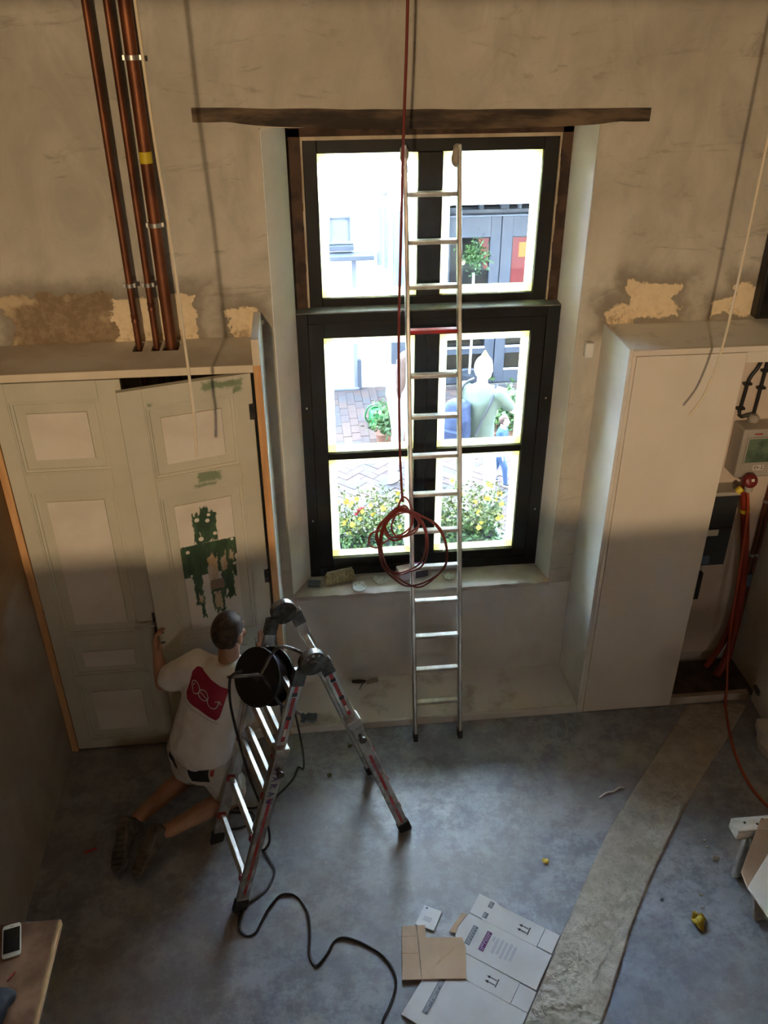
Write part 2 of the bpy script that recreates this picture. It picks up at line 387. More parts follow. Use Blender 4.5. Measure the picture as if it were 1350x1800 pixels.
def blob(name, mb, m, parent, voxel=0.012, smooth=6, rough_amp=0.0, nsc=7.0):
    """fuse overlapping solids into one continuous skin"""
    o = mb.build(name, m, parent, smooth=False)
    r = o.modifiers.new('fuse', 'REMESH'); r.mode = 'VOXEL'; r.voxel_size = voxel; r.use_smooth_shade = True
    sm = o.modifiers.new('relax', 'SMOOTH'); sm.iterations = smooth; sm.factor = 0.5
    me = evaluated(o); o.modifiers.clear(); old = o.data; o.data = me; bpy.data.meshes.remove(old)
    me.materials.clear(); me.materials.append(m)
    if rough_amp:
        me.update()
        for v in me.vertices:
            q = v.co * nsc
            v.co += v.normal * rough_amp * (noise.noise(V((q.x * 1.2, q.y * 1.2, q.z * 0.6))) + 0.6 * noise.noise(q * 2.3))
    me.polygons.foreach_set('use_smooth', [True] * len(me.polygons)); me.update()
    return o
def bvh_of(o):
    off = wloc(o); me = o.data
    return BVHTree.FromPolygons([v.co + off for v in me.vertices], [tuple(p.vertices) for p in me.polygons])
def decal(name, m, parent, bvh, org, U, W, d, polys, lift=0.002, sub=10):
    """print on cloth: flat shapes in (u, w) laid onto the surface along direction d; polys are quads as four (u, w)"""
    mb = MB(); org, U, W, d = V(org), V(U), V(W), V(d).normalized()
    for q in polys:
        nu, nw = (sub, sub) if len(q) == 4 else (1, 1)
        vs = []
        for j in range(nw + 1):
            for i in range(nu + 1):
                a, b = i / nu, j / nw
                u = (q[0][0] * (1 - a) + q[1][0] * a) * (1 - b) + (q[3][0] * (1 - a) + q[2][0] * a) * b
                w = (q[0][1] * (1 - a) + q[1][1] * a) * (1 - b) + (q[3][1] * (1 - a) + q[2][1] * a) * b
                p = org + U * u + W * w
                h = bvh.ray_cast(p - d * 0.5, d)
                vs.append((h[0] if h[0] is not None else p) - d * lift)
        mb.add(vs, [(j * (nu + 1) + i, j * (nu + 1) + i + 1, (j + 1) * (nu + 1) + i + 1, (j + 1) * (nu + 1) + i) for j in range(nw) for i in range(nu)])
    return mb.build(name, m, parent)
def stroke(pts, w):
    """ribbon quads along a 2-D polyline"""
    out = []
    for (a, b), (c, d) in zip(pts[:-1], pts[1:]):
        L = math.hypot(c - a, d - b) or 1; nx, ny = -(d - b) / L * w / 2, (c - a) / L * w / 2
        ex, ey = (c - a) / L * w * 0.25, (d - b) / L * w * 0.25
        out.append(((a + nx - ex, b + ny - ey), (c + nx + ex, d + ny + ey), (c - nx + ex, d - ny + ey), (a - nx - ex, b - ny - ey)))
    return out
def foliage_mb(fn, count, size, seed=1):
    rnd = random.Random(seed); mb = MB()
    for _ in range(count):
        c = V(fn(rnd)); a = V((rnd.uniform(-1, 1), rnd.uniform(-1, 1), rnd.uniform(-0.3, 0.9))).normalized()
        b = a.cross(V((rnd.uniform(-1, 1), rnd.uniform(-1, 1), rnd.uniform(-1, 1)))).normalized(); n = a.cross(b); L = size * rnd.uniform(0.6, 1.3)
        mb.add([c, c + a * L * 0.5 + b * L * 0.28 + n * L * 0.06, c + a * L, c + a * L * 0.5 - b * L * 0.28 + n * L * 0.06], [(0, 1, 2), (0, 2, 3)])
    return mb

# ------------------------------------------------------------------ materials
M = dict(
    plaster=plaster_wall_mat(), floor=floor_mat(), trench=trench_mat(), leftwall=left_wall_mat(),
    reveal=mat('reveal_plaster', (0.74, 0.735, 0.72), (0.83, 0.825, 0.81), 2.5, 0.85, bump=0.3, bscale=12),
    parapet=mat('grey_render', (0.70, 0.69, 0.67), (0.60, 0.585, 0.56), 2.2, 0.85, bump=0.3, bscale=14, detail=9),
    sill=mat('cement_sill', (0.46, 0.44, 0.41), (0.60, 0.58, 0.55), 5, 0.85, bump=0.5, bscale=25),
    ceil=mat('ceiling_paint', (0.62, 0.58, 0.5)), boards=mat('mezzanine_boards', (0.36, 0.27, 0.18), (0.28, 0.2, 0.13), 3, 0.6),
    oak=mat('old_oak', (0.022, 0.014, 0.009), (0.165, 0.115, 0.07), 3.2, 0.75, bump=0.5, bscale=22, st=(0.7, 2, 3), lo=0.42, hi=0.68, detail=9),
    rebate=mat('rough_rebate', (0.03, 0.016, 0.010), (0.075, 0.042, 0.027), 9, 0.85, bump=0.6, bscale=30),
    putty=mat('putty_strip', (0.55, 0.47, 0.36), (0.40, 0.33, 0.24), 6, 0.8),
    black=mat('black_frame_paint', (0.006, 0.0068, 0.0070), (0.009, 0.0098, 0.010), 5, 0.5, spec=0.3),
    ledge=mat('dusty_black_paint', (0.09, 0.095, 0.095), (0.16, 0.165, 0.165), 8, 0.6),
    glass=glass_mat('window_glass'), tape=tape_mat(),
    cream=mat('cream_paint', (0.66, 0.585, 0.46), (0.72, 0.64, 0.51), 3, 0.5), white=mat('white_board', (0.78, 0.77, 0.74), (0.72, 0.71, 0.68), 4, 0.42),
    dusty=mat('dusty_white_board', (0.82, 0.82, 0.80), (0.50, 0.47, 0.42), 6, 0.6, lo=0.52, hi=0.75, detail=10),
    topdust=mat('dusty_cupboard_top', (0.60, 0.54, 0.46), (0.72, 0.68, 0.62), 3, 0.65),
    cabw=mat('cabinet_white', (0.74, 0.69, 0.61), (0.77, 0.72, 0.645), 3, 0.45), pine=wood_mat('pine_post', (0.55, 0.29, 0.12), (0.66, 0.38, 0.17), (14, 14, 1.5)),
    oldboard=mat('worn_plank', (0.40, 0.34, 0.27), (0.55, 0.50, 0.43), 5, 0.8, bump=0.4, bscale=20, st=(1, 4, 4)),
    inner=mat('cupboard_inside', (0.60, 0.50, 0.42), (0.66, 0.56, 0.47), 3, 0.8), dirt=mat('dirt_floor', (0.07, 0.055, 0.04), (0.12, 0.095, 0.07), 10, 0.95),
    moulding=door_paint_mat('door_moulding_paint', None), doorL=door_paint_mat('old_door_paint', None),
    doorR=door_paint_mat('scraped_door_paint', [(0.52, 2.49, 0.10, 0.022), (0.595, 2.455, 0.02, 0.02), (0.155, 2.40, 0.012, 0.05), (0.40, 1.985, 0.06, 0.03), (0.37, 1.94, 0.06, 0.012)]),
    field=paint_panel_mat('panel_field', 'plain'), fieldg=paint_panel_mat('panel_field_green', 'green'),
    copper=mat('copper', (0.25, 0.095, 0.045), (0.13, 0.05, 0.028), 7, 0.5, 0.75, st=(1, 1, 0.5), lo=0.35, hi=0.65, detail=8), steel=mat('zinc_steel', (0.5, 0.49, 0.46), None, rough=0.38, metal=0.9),
    alu=mat('aluminium', (0.62, 0.61, 0.58), (0.42, 0.41, 0.39), 9, 0.38, 0.75, st=(2, 2, 0.6)), alu2=mat('dirty_aluminium', (0.50, 0.48, 0.44), (0.32, 0.30, 0.27), 14, 0.45, 0.6),
    rung=mat('rung_aluminium', (0.66, 0.65, 0.62), (0.5, 0.49, 0.46), 16, 0.4, 0.55), redpaint=mat('red_paint', (0.42, 0.025, 0.022), (0.30, 0.03, 0.025), 12, 0.45),
    redstripe=mat('worn_red_stripe', (0.38, 0.04, 0.03), (0.26, 0.20, 0.17), 9, 0.5, lo=0.5, hi=0.66), rubber=mat('black_rubber', (0.014, 0.014, 0.014), None, rough=0.6),
    hinge=mat('dark_hinge_steel', (0.07, 0.066, 0.06), (0.14, 0.132, 0.12), 20, 0.35, 0.7), purple=mat('purple_ink', (0.055, 0.02, 0.12), None, rough=0.6), label=mat('paper_label', (0.7, 0.68, 0.62), None, rough=0.6),
    rag=mat('grey_rag', (0.28, 0.25, 0.2), (0.38, 0.34, 0.28), 10, 0.9), rope=mat('red_rope', (0.16, 0.020, 0.013), None, rough=0.55), cablew=mat('cream_cable', (0.72, 0.63, 0.47), None, rough=0.5),
    plastic=mat('black_plastic', (0.012, 0.012, 0.012), None, rough=0.45), cord=mat('black_cord', (0.015, 0.015, 0.016), None, rough=0.5),
    brown=mat('brown_cardboard', (0.42, 0.29, 0.19), (0.47, 0.33, 0.22), 4, 0.85), cardw=mat('white_cardboard', (0.68, 0.67, 0.68), (0.62, 0.60, 0.60), 3, 0.7),
    inkg=mat('grey_ink', (0.13, 0.15, 0.19), None, rough=0.7), inkl=mat('pale_print', (0.50, 0.51, 0.56), None, rough=0.7), inkp=mat('purple_print', (0.13, 0.02, 0.12), None, rough=0.7), inkd=mat('dark_ink', (0.035, 0.035, 0.045), None, rough=0.7),
    paper=mat('white_paper', (0.72, 0.72, 0.74), None, rough=0.55), blue=mat('blue_grey_felt', (0.13, 0.19, 0.25), (0.17, 0.23, 0.29), 12, 0.9), leaf=mat('yellow_leaf', (0.62, 0.43, 0.03), (0.45, 0.28, 0.03), 20, 0.6),
    stone=mat('pebble', (0.45, 0.43, 0.38), (0.3, 0.28, 0.25), 20, 0.9), bristle=mat('bristles', (0.46, 0.38, 0.24), (0.26, 0.21, 0.13), 40, 0.8, st=(3, 3, 0.3)), greywood=mat('grey_wood', (0.30, 0.27, 0.22), (0.42, 0.38, 0.32), 6, 0.7),
    disc=mat('sanding_disc', (0.62, 0.64, 0.66), (0.55, 0.57, 0.59), 8, 0.8), pink=mat('box_pink', (0.45, 0.10, 0.28), None, rough=0.5), lilac=mat('box_lilac', (0.58, 0.55, 0.70), None, rough=0.5), navy=mat('box_dark', (0.06, 0.06, 0.10), None, rough=0.5),
    tabletop=mat('site_table_top', (0.16, 0.080, 0.045), (0.27, 0.155, 0.09), 5, 0.9, spec=0.15, bump=0.1, bscale=30, detail=8), tableedge=mat('table_edge_wood', (0.48, 0.29, 0.13), (0.36, 0.21, 0.09), 12, 0.7),
    screen=mat('dark_screen', (0.012, 0.012, 0.012), None, rough=0.12), phonew=mat('phone_white', (0.72, 0.70, 0.66), None, rough=0.3),
    skin=mat('skin', (0.43, 0.22, 0.13), (0.47, 0.25, 0.155), 8, 0.55), skinl=mat('skin_light', (0.62, 0.42, 0.33), None, rough=0.55), hair=mat('short_hair', (0.045, 0.03, 0.02), (0.085, 0.06, 0.042), 30, 0.8, bump=0.6, bscale=120), shirt=mat('white_cotton', (0.82, 0.79, 0.76), (0.86, 0.83, 0.80), 6, 0.9),
    shorts=mat('work_shorts_cloth', (0.68, 0.64, 0.58), (0.60, 0.56, 0.50), 7, 0.9), pocket=mat('dark_pocket_cloth', (0.022, 0.024, 0.03), None, rough=0.9), crimson=mat('crimson_print', (0.33, 0.012, 0.05), None, rough=0.7), shoe=mat('dusty_shoe', (0.085, 0.075, 0.065), (0.16, 0.145, 0.125), 14, 0.9),
    sole=mat('shoe_sole', (0.10, 0.09, 0.075), (0.20, 0.175, 0.145), 10, 0.95, bump=0.4, bscale=60), white2=mat('logo_white', (0.68, 0.62, 0.60), None, rough=0.8), eye=mat('eye', (0.5, 0.48, 0.45), None, rough=0.2), lip=mat('lips', (0.36, 0.14, 0.11), None, rough=0.5),
    orange=mat('orange_cable', (0.38, 0.06, 0.015), None, rough=0.45), hose=mat('red_orange_hose', (0.27, 0.035, 0.015), (0.21, 0.022, 0.012), 10, 0.45), greyp=mat('grey_plastic', (0.36, 0.335, 0.30), (0.40, 0.37, 0.33), 4, 0.5), greenw=mat('meter_window', (0.06, 0.105, 0.075), (0.13, 0.19, 0.13), 10, 0.25, detail=8),
    redplug=mat('red_plastic', (0.16, 0.015, 0.015), None, rough=0.4), yel=mat('yellow_tape', (0.62, 0.47, 0.02), None, rough=0.5), darkbox=mat('dark_meter_case', (0.020, 0.024, 0.028), (0.03, 0.036, 0.042), 5, 0.35), bluelab=mat('blue_label', (0.08, 0.13, 0.18), None, rough=0.5),
    street=mat('sand_joint', (0.10, 0.085, 0.075), None, rough=0.95), facade=mat('white_render', (0.82, 0.82, 0.82), None, rough=0.8), grey=mat('blue_grey_paint', (0.046, 0.053, 0.071), (0.053, 0.059, 0.077), 3, 0.5), dgrey=mat('dark_grey_paint', (0.028, 0.031, 0.040), None, rough=0.5), lgrey=mat('light_blue_grey', (0.124, 0.136, 0.174), None, rough=0.5),
    awning=mat('white_awning', (0.85, 0.85, 0.84), None, rough=0.8), shopin=mat('shop_inside', (0.022, 0.020, 0.022), (0.037, 0.031, 0.028), 4, 0.9), poster=mat('red_poster', (0.260, 0.009, 0.012), None, rough=0.5), warmwood=mat('warm_interior', (0.099, 0.068, 0.037), (0.068, 0.050, 0.031), 5, 0.7),
    green=mat('leaf_green', (0.022, 0.058, 0.012), (0.05, 0.10, 0.02), 9, 0.6), green2=mat('pale_leaf_green', (0.045, 0.065, 0.007), (0.085, 0.10, 0.012), 9, 0.6), flower=mat('yellow_petals', (0.55, 0.38, 0.02), None, rough=0.6), orangef=mat('orange_petals', (0.55, 0.22, 0.01), None, rough=0.6), redf=mat('red_petals', (0.45, 0.01, 0.03), None, rough=0.6), soil=mat('potting_soil', (0.015, 0.014, 0.016), (0.03, 0.028, 0.03), 20, 0.95),
    planter=mat('planter_white', (0.75, 0.75, 0.74), None, rough=0.5), canp=mat('green_plastic', (0.012, 0.105, 0.025), None, rough=0.35), sage=mat('sage_shirt', (0.093, 0.118, 0.093), None, rough=0.9), denim=mat('denim', (0.031, 0.062, 0.136), (0.050, 0.087, 0.167), 18, 0.9), lightcloth=mat('pale_cloth', (0.55, 0.55, 0.56), None, rough=0.9), bluebag=mat('blue_bag', (0.012, 0.022, 0.062), (0.019, 0.031, 0.081), 8, 0.8), bluesh=mat('blue_shirt', (0.019, 0.056, 0.186), None, rough=0.9), hairb=mat('brown_hair', (0.081, 0.043, 0.031), None, rough=0.7), hairw=mat('white_cap', (0.72, 0.71, 0.69), None, rough=0.8), terra=mat('terracotta', (0.161, 0.074, 0.050), None, rough=0.8), hosew=mat('white_hose', (0.7, 0.7, 0.7), None, rough=0.5), bulb=mat('lit_bulb', (1.0, 0.85, 0.5), None, emit=6.0),
)
BR = [mat('paver_%d' % i, c, d, 12, 0.85) for i, (c, d) in enumerate((((0.045, 0.025, 0.021), (0.055, 0.033, 0.028)), ((0.036, 0.024, 0.024), (0.045, 0.031, 0.030)), ((0.031, 0.026, 0.028), (0.040, 0.034, 0.036)), ((0.052, 0.031, 0.025), (0.061, 0.038, 0.031))))]

# ------------------------------------------------------------------ the room
YW = 4.64
def structure(o): o['kind'] = 'structure'; return o
w = MB(); w.box(-7, 9, YW, 5.15, -0.3, 0.79); w.box(-7, 9, YW, 5.15, 3.64, 7)
w.prism([(-7, YW, 0.79), (-0.155, YW, 0.79), (-0.155, 4.6401, 0.79), (-0.155, 5.15, 0.79), (-7, 5.15, 0.79)], (0, 0, 2.85))
w.prism([(1.565, YW, 0.79), (9, YW, 0.79), (9, 5.15, 0.79), (1.565, 5.15, 0.79)], (0, 0, 2.85))
structure(w.build('wall_back', M['plaster'], base=(0, 0, 0), smooth=False))
rv = MB(); rv.prism([(-0.1545, 4.6385, 0.79), (-0.03, 4.84, 0.79), (-0.03, 5.15, 0.79), (-0.1545, 5.15, 0.79)], (0, 0, 2.85))
structure(rv.build('trim_1', M['reveal'], base=(0, 0, 0), bevel=0.012))
rv = MB(); rv.prism([(1.5645, 4.6385, 0.79), (1.5645, 5.15, 0.79), (1.52, 5.15, 0.79), (1.52, 4.84, 0.79)], (0, 0, 2.85))
structure(rv.build('trim_2', M['reveal'], base=(0, 0, 0), bevel=0.012))
# worn cement sill, grid so its edge is uneven
s = MB(); NX, NY = 60, 10
for side in (0,):
    vs = []; fs = []
    for j in range(NY + 1):
        for i in range(NX + 1):
            b = j / NY; y = 4.622 + 0.28 * b; x0 = -0.155 + min(1, max(0, (y - YW) / 0.2)) * 0.125; x1 = 1.565 - min(1, max(0, (y - YW) / 0.2)) * 0.045
            x = x0 + (x1 - x0) * i / NX; n = noise.noise(V((x * 9, y * 9, 0)))
            vs.append((x, y + (0.012 * noise.noise(V((x * 14, 2, 0))) if j == 0 else 0), 0.808 + 0.004 * n - (0.006 if j == 0 else 0)))
    nb = len(vs)
    for i in range(NX + 1): vs.append((vs[i][0], vs[i][1] + 0.004, 0.77))
    fs = [(j * (NX + 1) + i, j * (NX + 1) + i + 1, (j + 1) * (NX + 1) + i + 1, (j + 1) * (NX + 1) + i) for j in range(NY) for i in range(NX)]
    fs += [(nb + i, nb + i + 1, i + 1, i) for i in range(NX)]
    s.add(vs, fs)
structure(s.build('trim_3', M['sill'], base=(0, 0, 0)))
structure(MB().box(-1.63, 4.6, -8, YW, -0.2, 0).build('floor', M['floor'], base=(0, 0, 0), smooth=False))
structure(MB().box(-1.85, -1.63, -8, YW, -0.2, 5.3).build('wall_left', M['leftwall'], base=(0, 0, 0), smooth=False))
structure(MB().box(4.6, 4.8, -8, YW, -0.2, 5.3).build('wall_right', M['plaster'], base=(0, 0, 0), smooth=False))
structure(MB().box(-1.85, 4.8, -8.2, -8, -0.2, 5.3).build('wall_rear', M['plaster'], base=(0, 0, 0), smooth=False))
structure(MB().box(-1.85, 4.8, -8.2, 5.15, 5.3, 5.5).build('ceiling', M['ceil'], base=(0, 0, 0), smooth=False))
structure(MB().box(-1.63, 4.6, -8, 0.3, 2.60, 2.80).build('floor_mezzanine', M['boards'], base=(0, 0, 0), smooth=False))
structure(MB().box(-1.63, 4.6, 0.85, 1.05, 4.47, 5.3).build('trim_4', M['oak'], base=(0, 0, 0), smooth=False))
# rough strip across the floor where a channel was filled
L = [(2.492, 4.188), (2.067, 3.721), (1.633, 3.243), (1.251, 2.736), (0.986, 2.365), (0.866, 2.201), (0.60, 1.85)]
Rr = [(2.90, 4.15), (2.666, 3.902), (2.209, 3.432), (1.647, 2.763), (1.308, 2.262), (1.237, 2.163), (0.98, 1.80)]
ls = spline([(x, y, 0) for x, y in L], 40); rs = spline([(x, y, 0) for x, y in Rr], 40)
t = MB(); vs = []; NW = 44
for a, b in zip(ls, rs):
    for i in range(NW + 1):
        f = i / NW; p = a.lerp(b, f); e = min(f, 1 - f)
        edge = 0.012 * noise.noise(p * 12) if i in (0, NW) else 0
        h = 0.0015 if i in (0, NW) else 0.010 + 0.005 * noise.noise(p * 9) + 0.005 * noise.noise(p * 28) + 0.004 * noise.noise(p * 60)
        vs.append((p.x + edge, p.y + edge, max(h, 0.0012)))
t.add(vs, [(j * (NW + 1) + i, j * (NW + 1) + i + 1, (j + 1) * (NW + 1) + i + 1, (j + 1) * (NW + 1) + i) for j in range(len(ls) - 1) for i in range(NW)])
structure(t.build('trim_5', M['trench'], base=(0, 0, 0), ang=3))

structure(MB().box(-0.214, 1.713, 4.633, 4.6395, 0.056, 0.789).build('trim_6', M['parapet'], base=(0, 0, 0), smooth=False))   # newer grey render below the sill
# old oak lintel, a little bowed, set flush into the plaster
lb = MB(); vs = []; NL_ = 60
for i in range(NL_ + 1):
    f = i / NL_; x = -0.47 + 2.285 * f
    top = 3.738 - 0.034 * f - 0.008 * math.sin(f * 3.1) + 0.004 * noise.noise(V((x * 5, 0, 0)))
    bot = 3.675 - 0.06 * f * 0.55 - 0.035 * math.sin(min(1, max(0, (f - 0.08) / 0.84)) * math.pi) ** 0.5 + 0.004 * noise.noise(V((x * 6, 3, 0)))
    fy = 4.625 + 0.005 * noise.noise(V((x * 3, 7, 1)))
    vs += [(x, fy, bot), (x, fy - 0.003, (top + bot) / 2), (x, fy, top), (x, YW + 0.02, top), (x, YW + 0.02, bot)]
fs = [(i * 5 + k, i * 5 + (k + 1) % 5, (i + 1) * 5 + (k + 1) % 5, (i + 1) * 5 + k) for i in range(NL_) for k in range(5)] + [(0, 1, 2, 3, 4), tuple(NL_ * 5 + k for k in (4, 3, 2, 1, 0))]
tag(lb.add(vs, fs).build('wooden_lintel', M['oak']), 'old dark oak lintel beam set in plaster above window', 'beam')

# ------------------------------------------------------------------ windows
def ring(mb, x0, x1, z0, z1, a, y0, y1, b=None):
    b = a if b is None else b
    mb.box(x0, x0 + a, y0, y1, z0, z1); mb.box(x1 - a, x1, y0, y1, z0, z1); mb.box(x0 + a, x1 - a, y0, y1, z0, z0 + b); mb.box(x0 + a, x1 - a, y0, y1, z1 - b, z1)
def pane_set(win, panes, y, tw=0.05):
    for (x0, x1, z0, z1) in panes:
        MB().box(x0, x1, y, y + 0.006, z0, z1).build('pane', M['glass'], win, smooth=False)
        yt0, yt1 = y - 0.0022, y - 0.0010
        for n, q in enumerate(((x0, x0 + tw, z0, z1), (x1 - tw, x1, z0, z1), (x0, x1, z0, z0 + tw), (x0, x1, z1 - tw, z1))):
            d_ = 0.0016 if n > 1 else 0.0                                  # the strips overlap at the corners
            MB().box(q[0], q[1], yt0 - d_, yt1 - d_, q[2], q[3]).build('masking_tape', M['tape'], win, smooth=False)
win = thing('window_1', 'upper black window with two panes taped round the edge, under oak lintel', 'window', (0.75, 4.98, 2.63), kind='structure')
f = MB(); X0, X1, Z0, Z1 = 0.055, 1.453, 2.60, 3.54
f.box(X0, 0.13, 4.95, 5.02, Z0, Z1); f.box(1.371, X1, 4.95, 5.02, Z0, Z1); f.box(0.13, 1.371, 4.95, 5.02, Z0, 2.685); f.box(0.13, 1.371, 4.95, 5.02, 3.472, Z1)
f.build('frame', M['black'], win, bevel=0.004)
MB().box(0.680, 0.815, 4.945, 5.02, 2.685, 3.472).build('mullion', M['black'], win, bevel=0.004)
pane_set(win, [(0.13, 0.68, 2.685, 3.472), (0.815, 1.371, 2.685, 3.472)], 4.985)
for x0, x1, z0, z1 in ((-0.04, 0.043, 2.60, 3.60), (1.464, 1.535, 2.60, 3.60)):
    b = MB(); k = 24
    for i in range(k):
        b.box(x0 + 0.004 * noise.noise(V((i * 1.7, x0, 0))), x1 + 0.004 * noise.noise(V((i * 2.1, x1, 3))), 4.93 + 0.004 * noise.noise(V((i, 5, 0))), 5.02, z0 + (z1 - z0) * i / k, z0 + (z1 - z0) * (i + 1) / k)
    b.build('rebate_strip', M['rebate'], win, smooth=False)
MB().box(0.036, 0.055, 4.94, 5.02, 2.60, 3.56).build('putty_strip', M['putty'], win, smooth=False)
MB().box(1.453, 1.472, 4.94, 5.02, 2.60, 3.56).build('putty_strip', M['putty'], win, smooth=False)
MB().box(0.055, 1.453, 4.94, 5.02, 3.54, 3.56).build('putty_strip', M['putty'], win, smooth=False)
MB().box(-0.04, 1.53, 4.93, 5.02, 3.56, 3.64).build('rebate_strip', M['rebate'], win, smooth=False)

win = thing('window_2', 'lower black casement window with four taped panes above the sill', 'window', (0.75, 4.88, 0.805), kind='structure')
f = MB(); f.box(-0.045, 0.036, 4.842, 4.95, 0.79, 2.632); f.box(1.442, 1.535, 4.84, 4.95, 0.805, 2.632); f.box(0.036, 1.442, 4.842, 4.95, 0.79, 0.872); f.box(0.036, 1.442, 4.84, 4.95, 2.572, 2.632)
f.build('frame', M['black'], win, bevel=0.004)
MB().box(-0.045, 1.535, 4.838, 4.95, 2.632, 2.640).build('top_ledge', M['ledge'], win, bevel=0.002)
f = MB(); f.box(0.0362, 0.124, 4.848, 4.93, 0.875, 2.569); f.box(1.354, 1.4418, 4.848, 4.93, 0.875, 2.569); f.box(0.124, 1.354, 4.848, 4.93, 0.8722, 0.940); f.box(0.124, 1.354, 4.848, 4.93, 2.482, 2.5718)
f.build('sash', M['black'], win, bevel=0.004)
MB().box(0.662, 0.734, 4.848, 4.93, 0.94, 2.482).build('mullion', M['black'], win, bevel=0.003)
MB().box(0.736, 0.808, 4.846, 4.93, 0.94, 2.482).build('mullion', M['black'], win, bevel=0.003)
for a, b in ((0.124, 0.662), (0.808, 1.354)): MB().box(a, b, 4.852, 4.93, 1.683, 1.727).build('glazing_bar', M['black'], win, bevel=0.003)
pane_set(win, [(0.124, 0.662, 1.727, 2.482), (0.808, 1.354, 1.727, 2.482), (0.124, 0.662, 0.94, 1.683), (0.808, 1.354, 0.94, 1.683)], 4.885)
for z in (1.25, 2.05):
    for x in (0.004, 1.482): MB().lathe([(0.006, 0), (0.006, 0.004)], (x, 4.841, z), (0, -1, 0), 10).build('screw', M['steel'], win)

# ------------------------------------------------------------------ left cupboard with two old panel doors
cup = thing('built_in_cupboard', 'tall built-in cupboard with two old panelled doors, the right one ajar, left of window', 'cupboard', (-0.93, 4.42, 0))
tb = MB()
for a, b in ((-1.63, -0.899), (-0.849, -0.802), (-0.758, -0.742), (-0.658, -0.257)): tb.box(a, b, 4.47, 4.60, 2.562, 2.585)
tb.box(-1.63, -0.257, 4.222, 4.47, 2.562, 2.585); tb.box(-1.63, -0.257, 4.60, 4.638, 2.562, 2.585)
tb.build('top_board', M['topdust'], cup, smooth=False)
MB().box(-1.63, -0.257, 4.198, 4.222, 2.546, 2.588).build('front_rail', M['cream'], cup, bevel=0.003)
MB().box(-0.257, -0.217, 4.212, 4.638, 0, 2.725).build('side_panel', M['white'], cup, bevel=0.002)
MB().box(-0.257, -0.218, 4.190, 4.212, 0, 2.585).build('pine_post', M['pine'], cup, bevel=0.002)
MB().box(-0.257, -0.218, 4.190, 4.212, 2.585, 2.725).build('end_cap', M['cream'], cup, bevel=0.002)
MB().box(-1.629, -1.588, 4.190, 4.232, 0, 2.546).build('pine_post', M['pine'], cup, bevel=0.003)
H = 2.528
FZ = ((2.088, 2.353, 0.075), (0.993, 1.831, 0.075), (0.665, 0.783, 0.055), (0.140, 0.461, 0.07))
def panel_door(loc, rot, w, fx0, fx1, m, greens=()):
    fr = MB(); ox0, ox1 = fx0 - 0.075, fx1 + 0.075
    fr.box(0, ox0, 0, 0.038, 0, H); fr.box(ox1, w, 0, 0.038, 0, H)
    zz = [0] + [q for z0, z1, g in sorted(FZ) for q in (z0 - g, z1 + g)] + [H]
    for i in range(0, len(zz), 2): fr.box(ox0, ox1, 0, 0.038, zz[i], zz[i + 1])
    d = fr.build('door', m, cup, base=(0, 0, 0), bevel=0.0025); d.location = V(loc) - cup.location; d.rotation_euler = (0, 0, rot)
    for n, (z0, z1, g) in enumerate(FZ):
        mo = MB(); A = [(ox0, z0 - g), (ox1, z0 - g), (ox1, z1 + g), (ox0, z1 + g)]; Q = [(fx0, z0), (fx1, z0), (fx1, z1), (fx0, z1)]
        steps = ((0.0, 0.004), (0.10, 0.004), (0.12, 0.010), (0.30, 0.012), (0.34, 0.018), (0.96, 0.021), (1.0, 0.0235))
        vs = [(A[k][0] * (1 - e) + Q[k][0] * e, y, A[k][1] * (1 - e) + Q[k][1] * e) for e, y in steps for k in range(4)]
        mo.add(vs, [(i * 4 + k, i * 4 + (k + 1) % 4, (i + 1) * 4 + (k + 1) % 4, (i + 1) * 4 + k) for i in range(len(steps) - 1) for k in range(4)])
        mo.build('moulding', M['moulding'], d, base=(0, 0, 0), smooth=False)
        cx, cz = (fx0 + fx1) / 2, (z0 + z1) / 2
        p = MB().box(fx0 - cx, fx1 - cx, 0.014, 0.034, z0 - cz, z1 - cz).build('panel', M['fieldg'] if n in greens else M['field'], d, base=(0, 0, 0), bevel=0.0015)
        p.location = (cx, 0, cz)
        if n in greens: p['label'] = 'panel with scraped dark green old paint'
    return d
dl = panel_door((-1.586, 4.2, 0.012), 0, 0.656, 0.156, 0.461, M['doorL'])
hd = MB(); hd.tube(spline([(0.625, 0.0, 0.995), (0.625, -0.04, 0.995), (0.612, -0.048, 0.995), (0.54, -0.046, 0.990), (0.51, -0.044, 0.988)], 5), 0.008, 8)
hd.build('handle', M['steel'], dl, base=(0, 0, 0)); MB().box(0.61, 0.64, -0.004, 0.0, 0.90, 1.06).build('lock_plate', M['hinge'], dl, base=(0, 0, 0), bevel=0.002)
ang = math.atan2(0.19, 0.645)
dr = panel_door((-0.919, 4.028, 0.010), ang, 0.672, 0.195, 0.505, M['doorR'], greens=(1,))
for z in (2.27, 1.22, 0.3):
    h = MB(); h.lathe([(0.007, 0), (0.007, 0.09)], (0.672, -0.004, z), (0, 0, 1), 10); h.box(0.648, 0.672, -0.002, 0.001, z, z + 0.09); h.build('hinge', M['hinge'], dr, base=(0, 0, 0))
MB().box(-0.0015, 0.0, 0.008, 0.03, 0.92, 1.08).build('lock_plate', M['hinge'], dr, base=(0, 0, 0))
for z in (0.96, 1.03): MB().box(0.004, 0.03, -0.006, 0.0, z, z + 0.012).build('latch', M['hinge'], dr, base=(0, 0, 0), bevel=0.002)

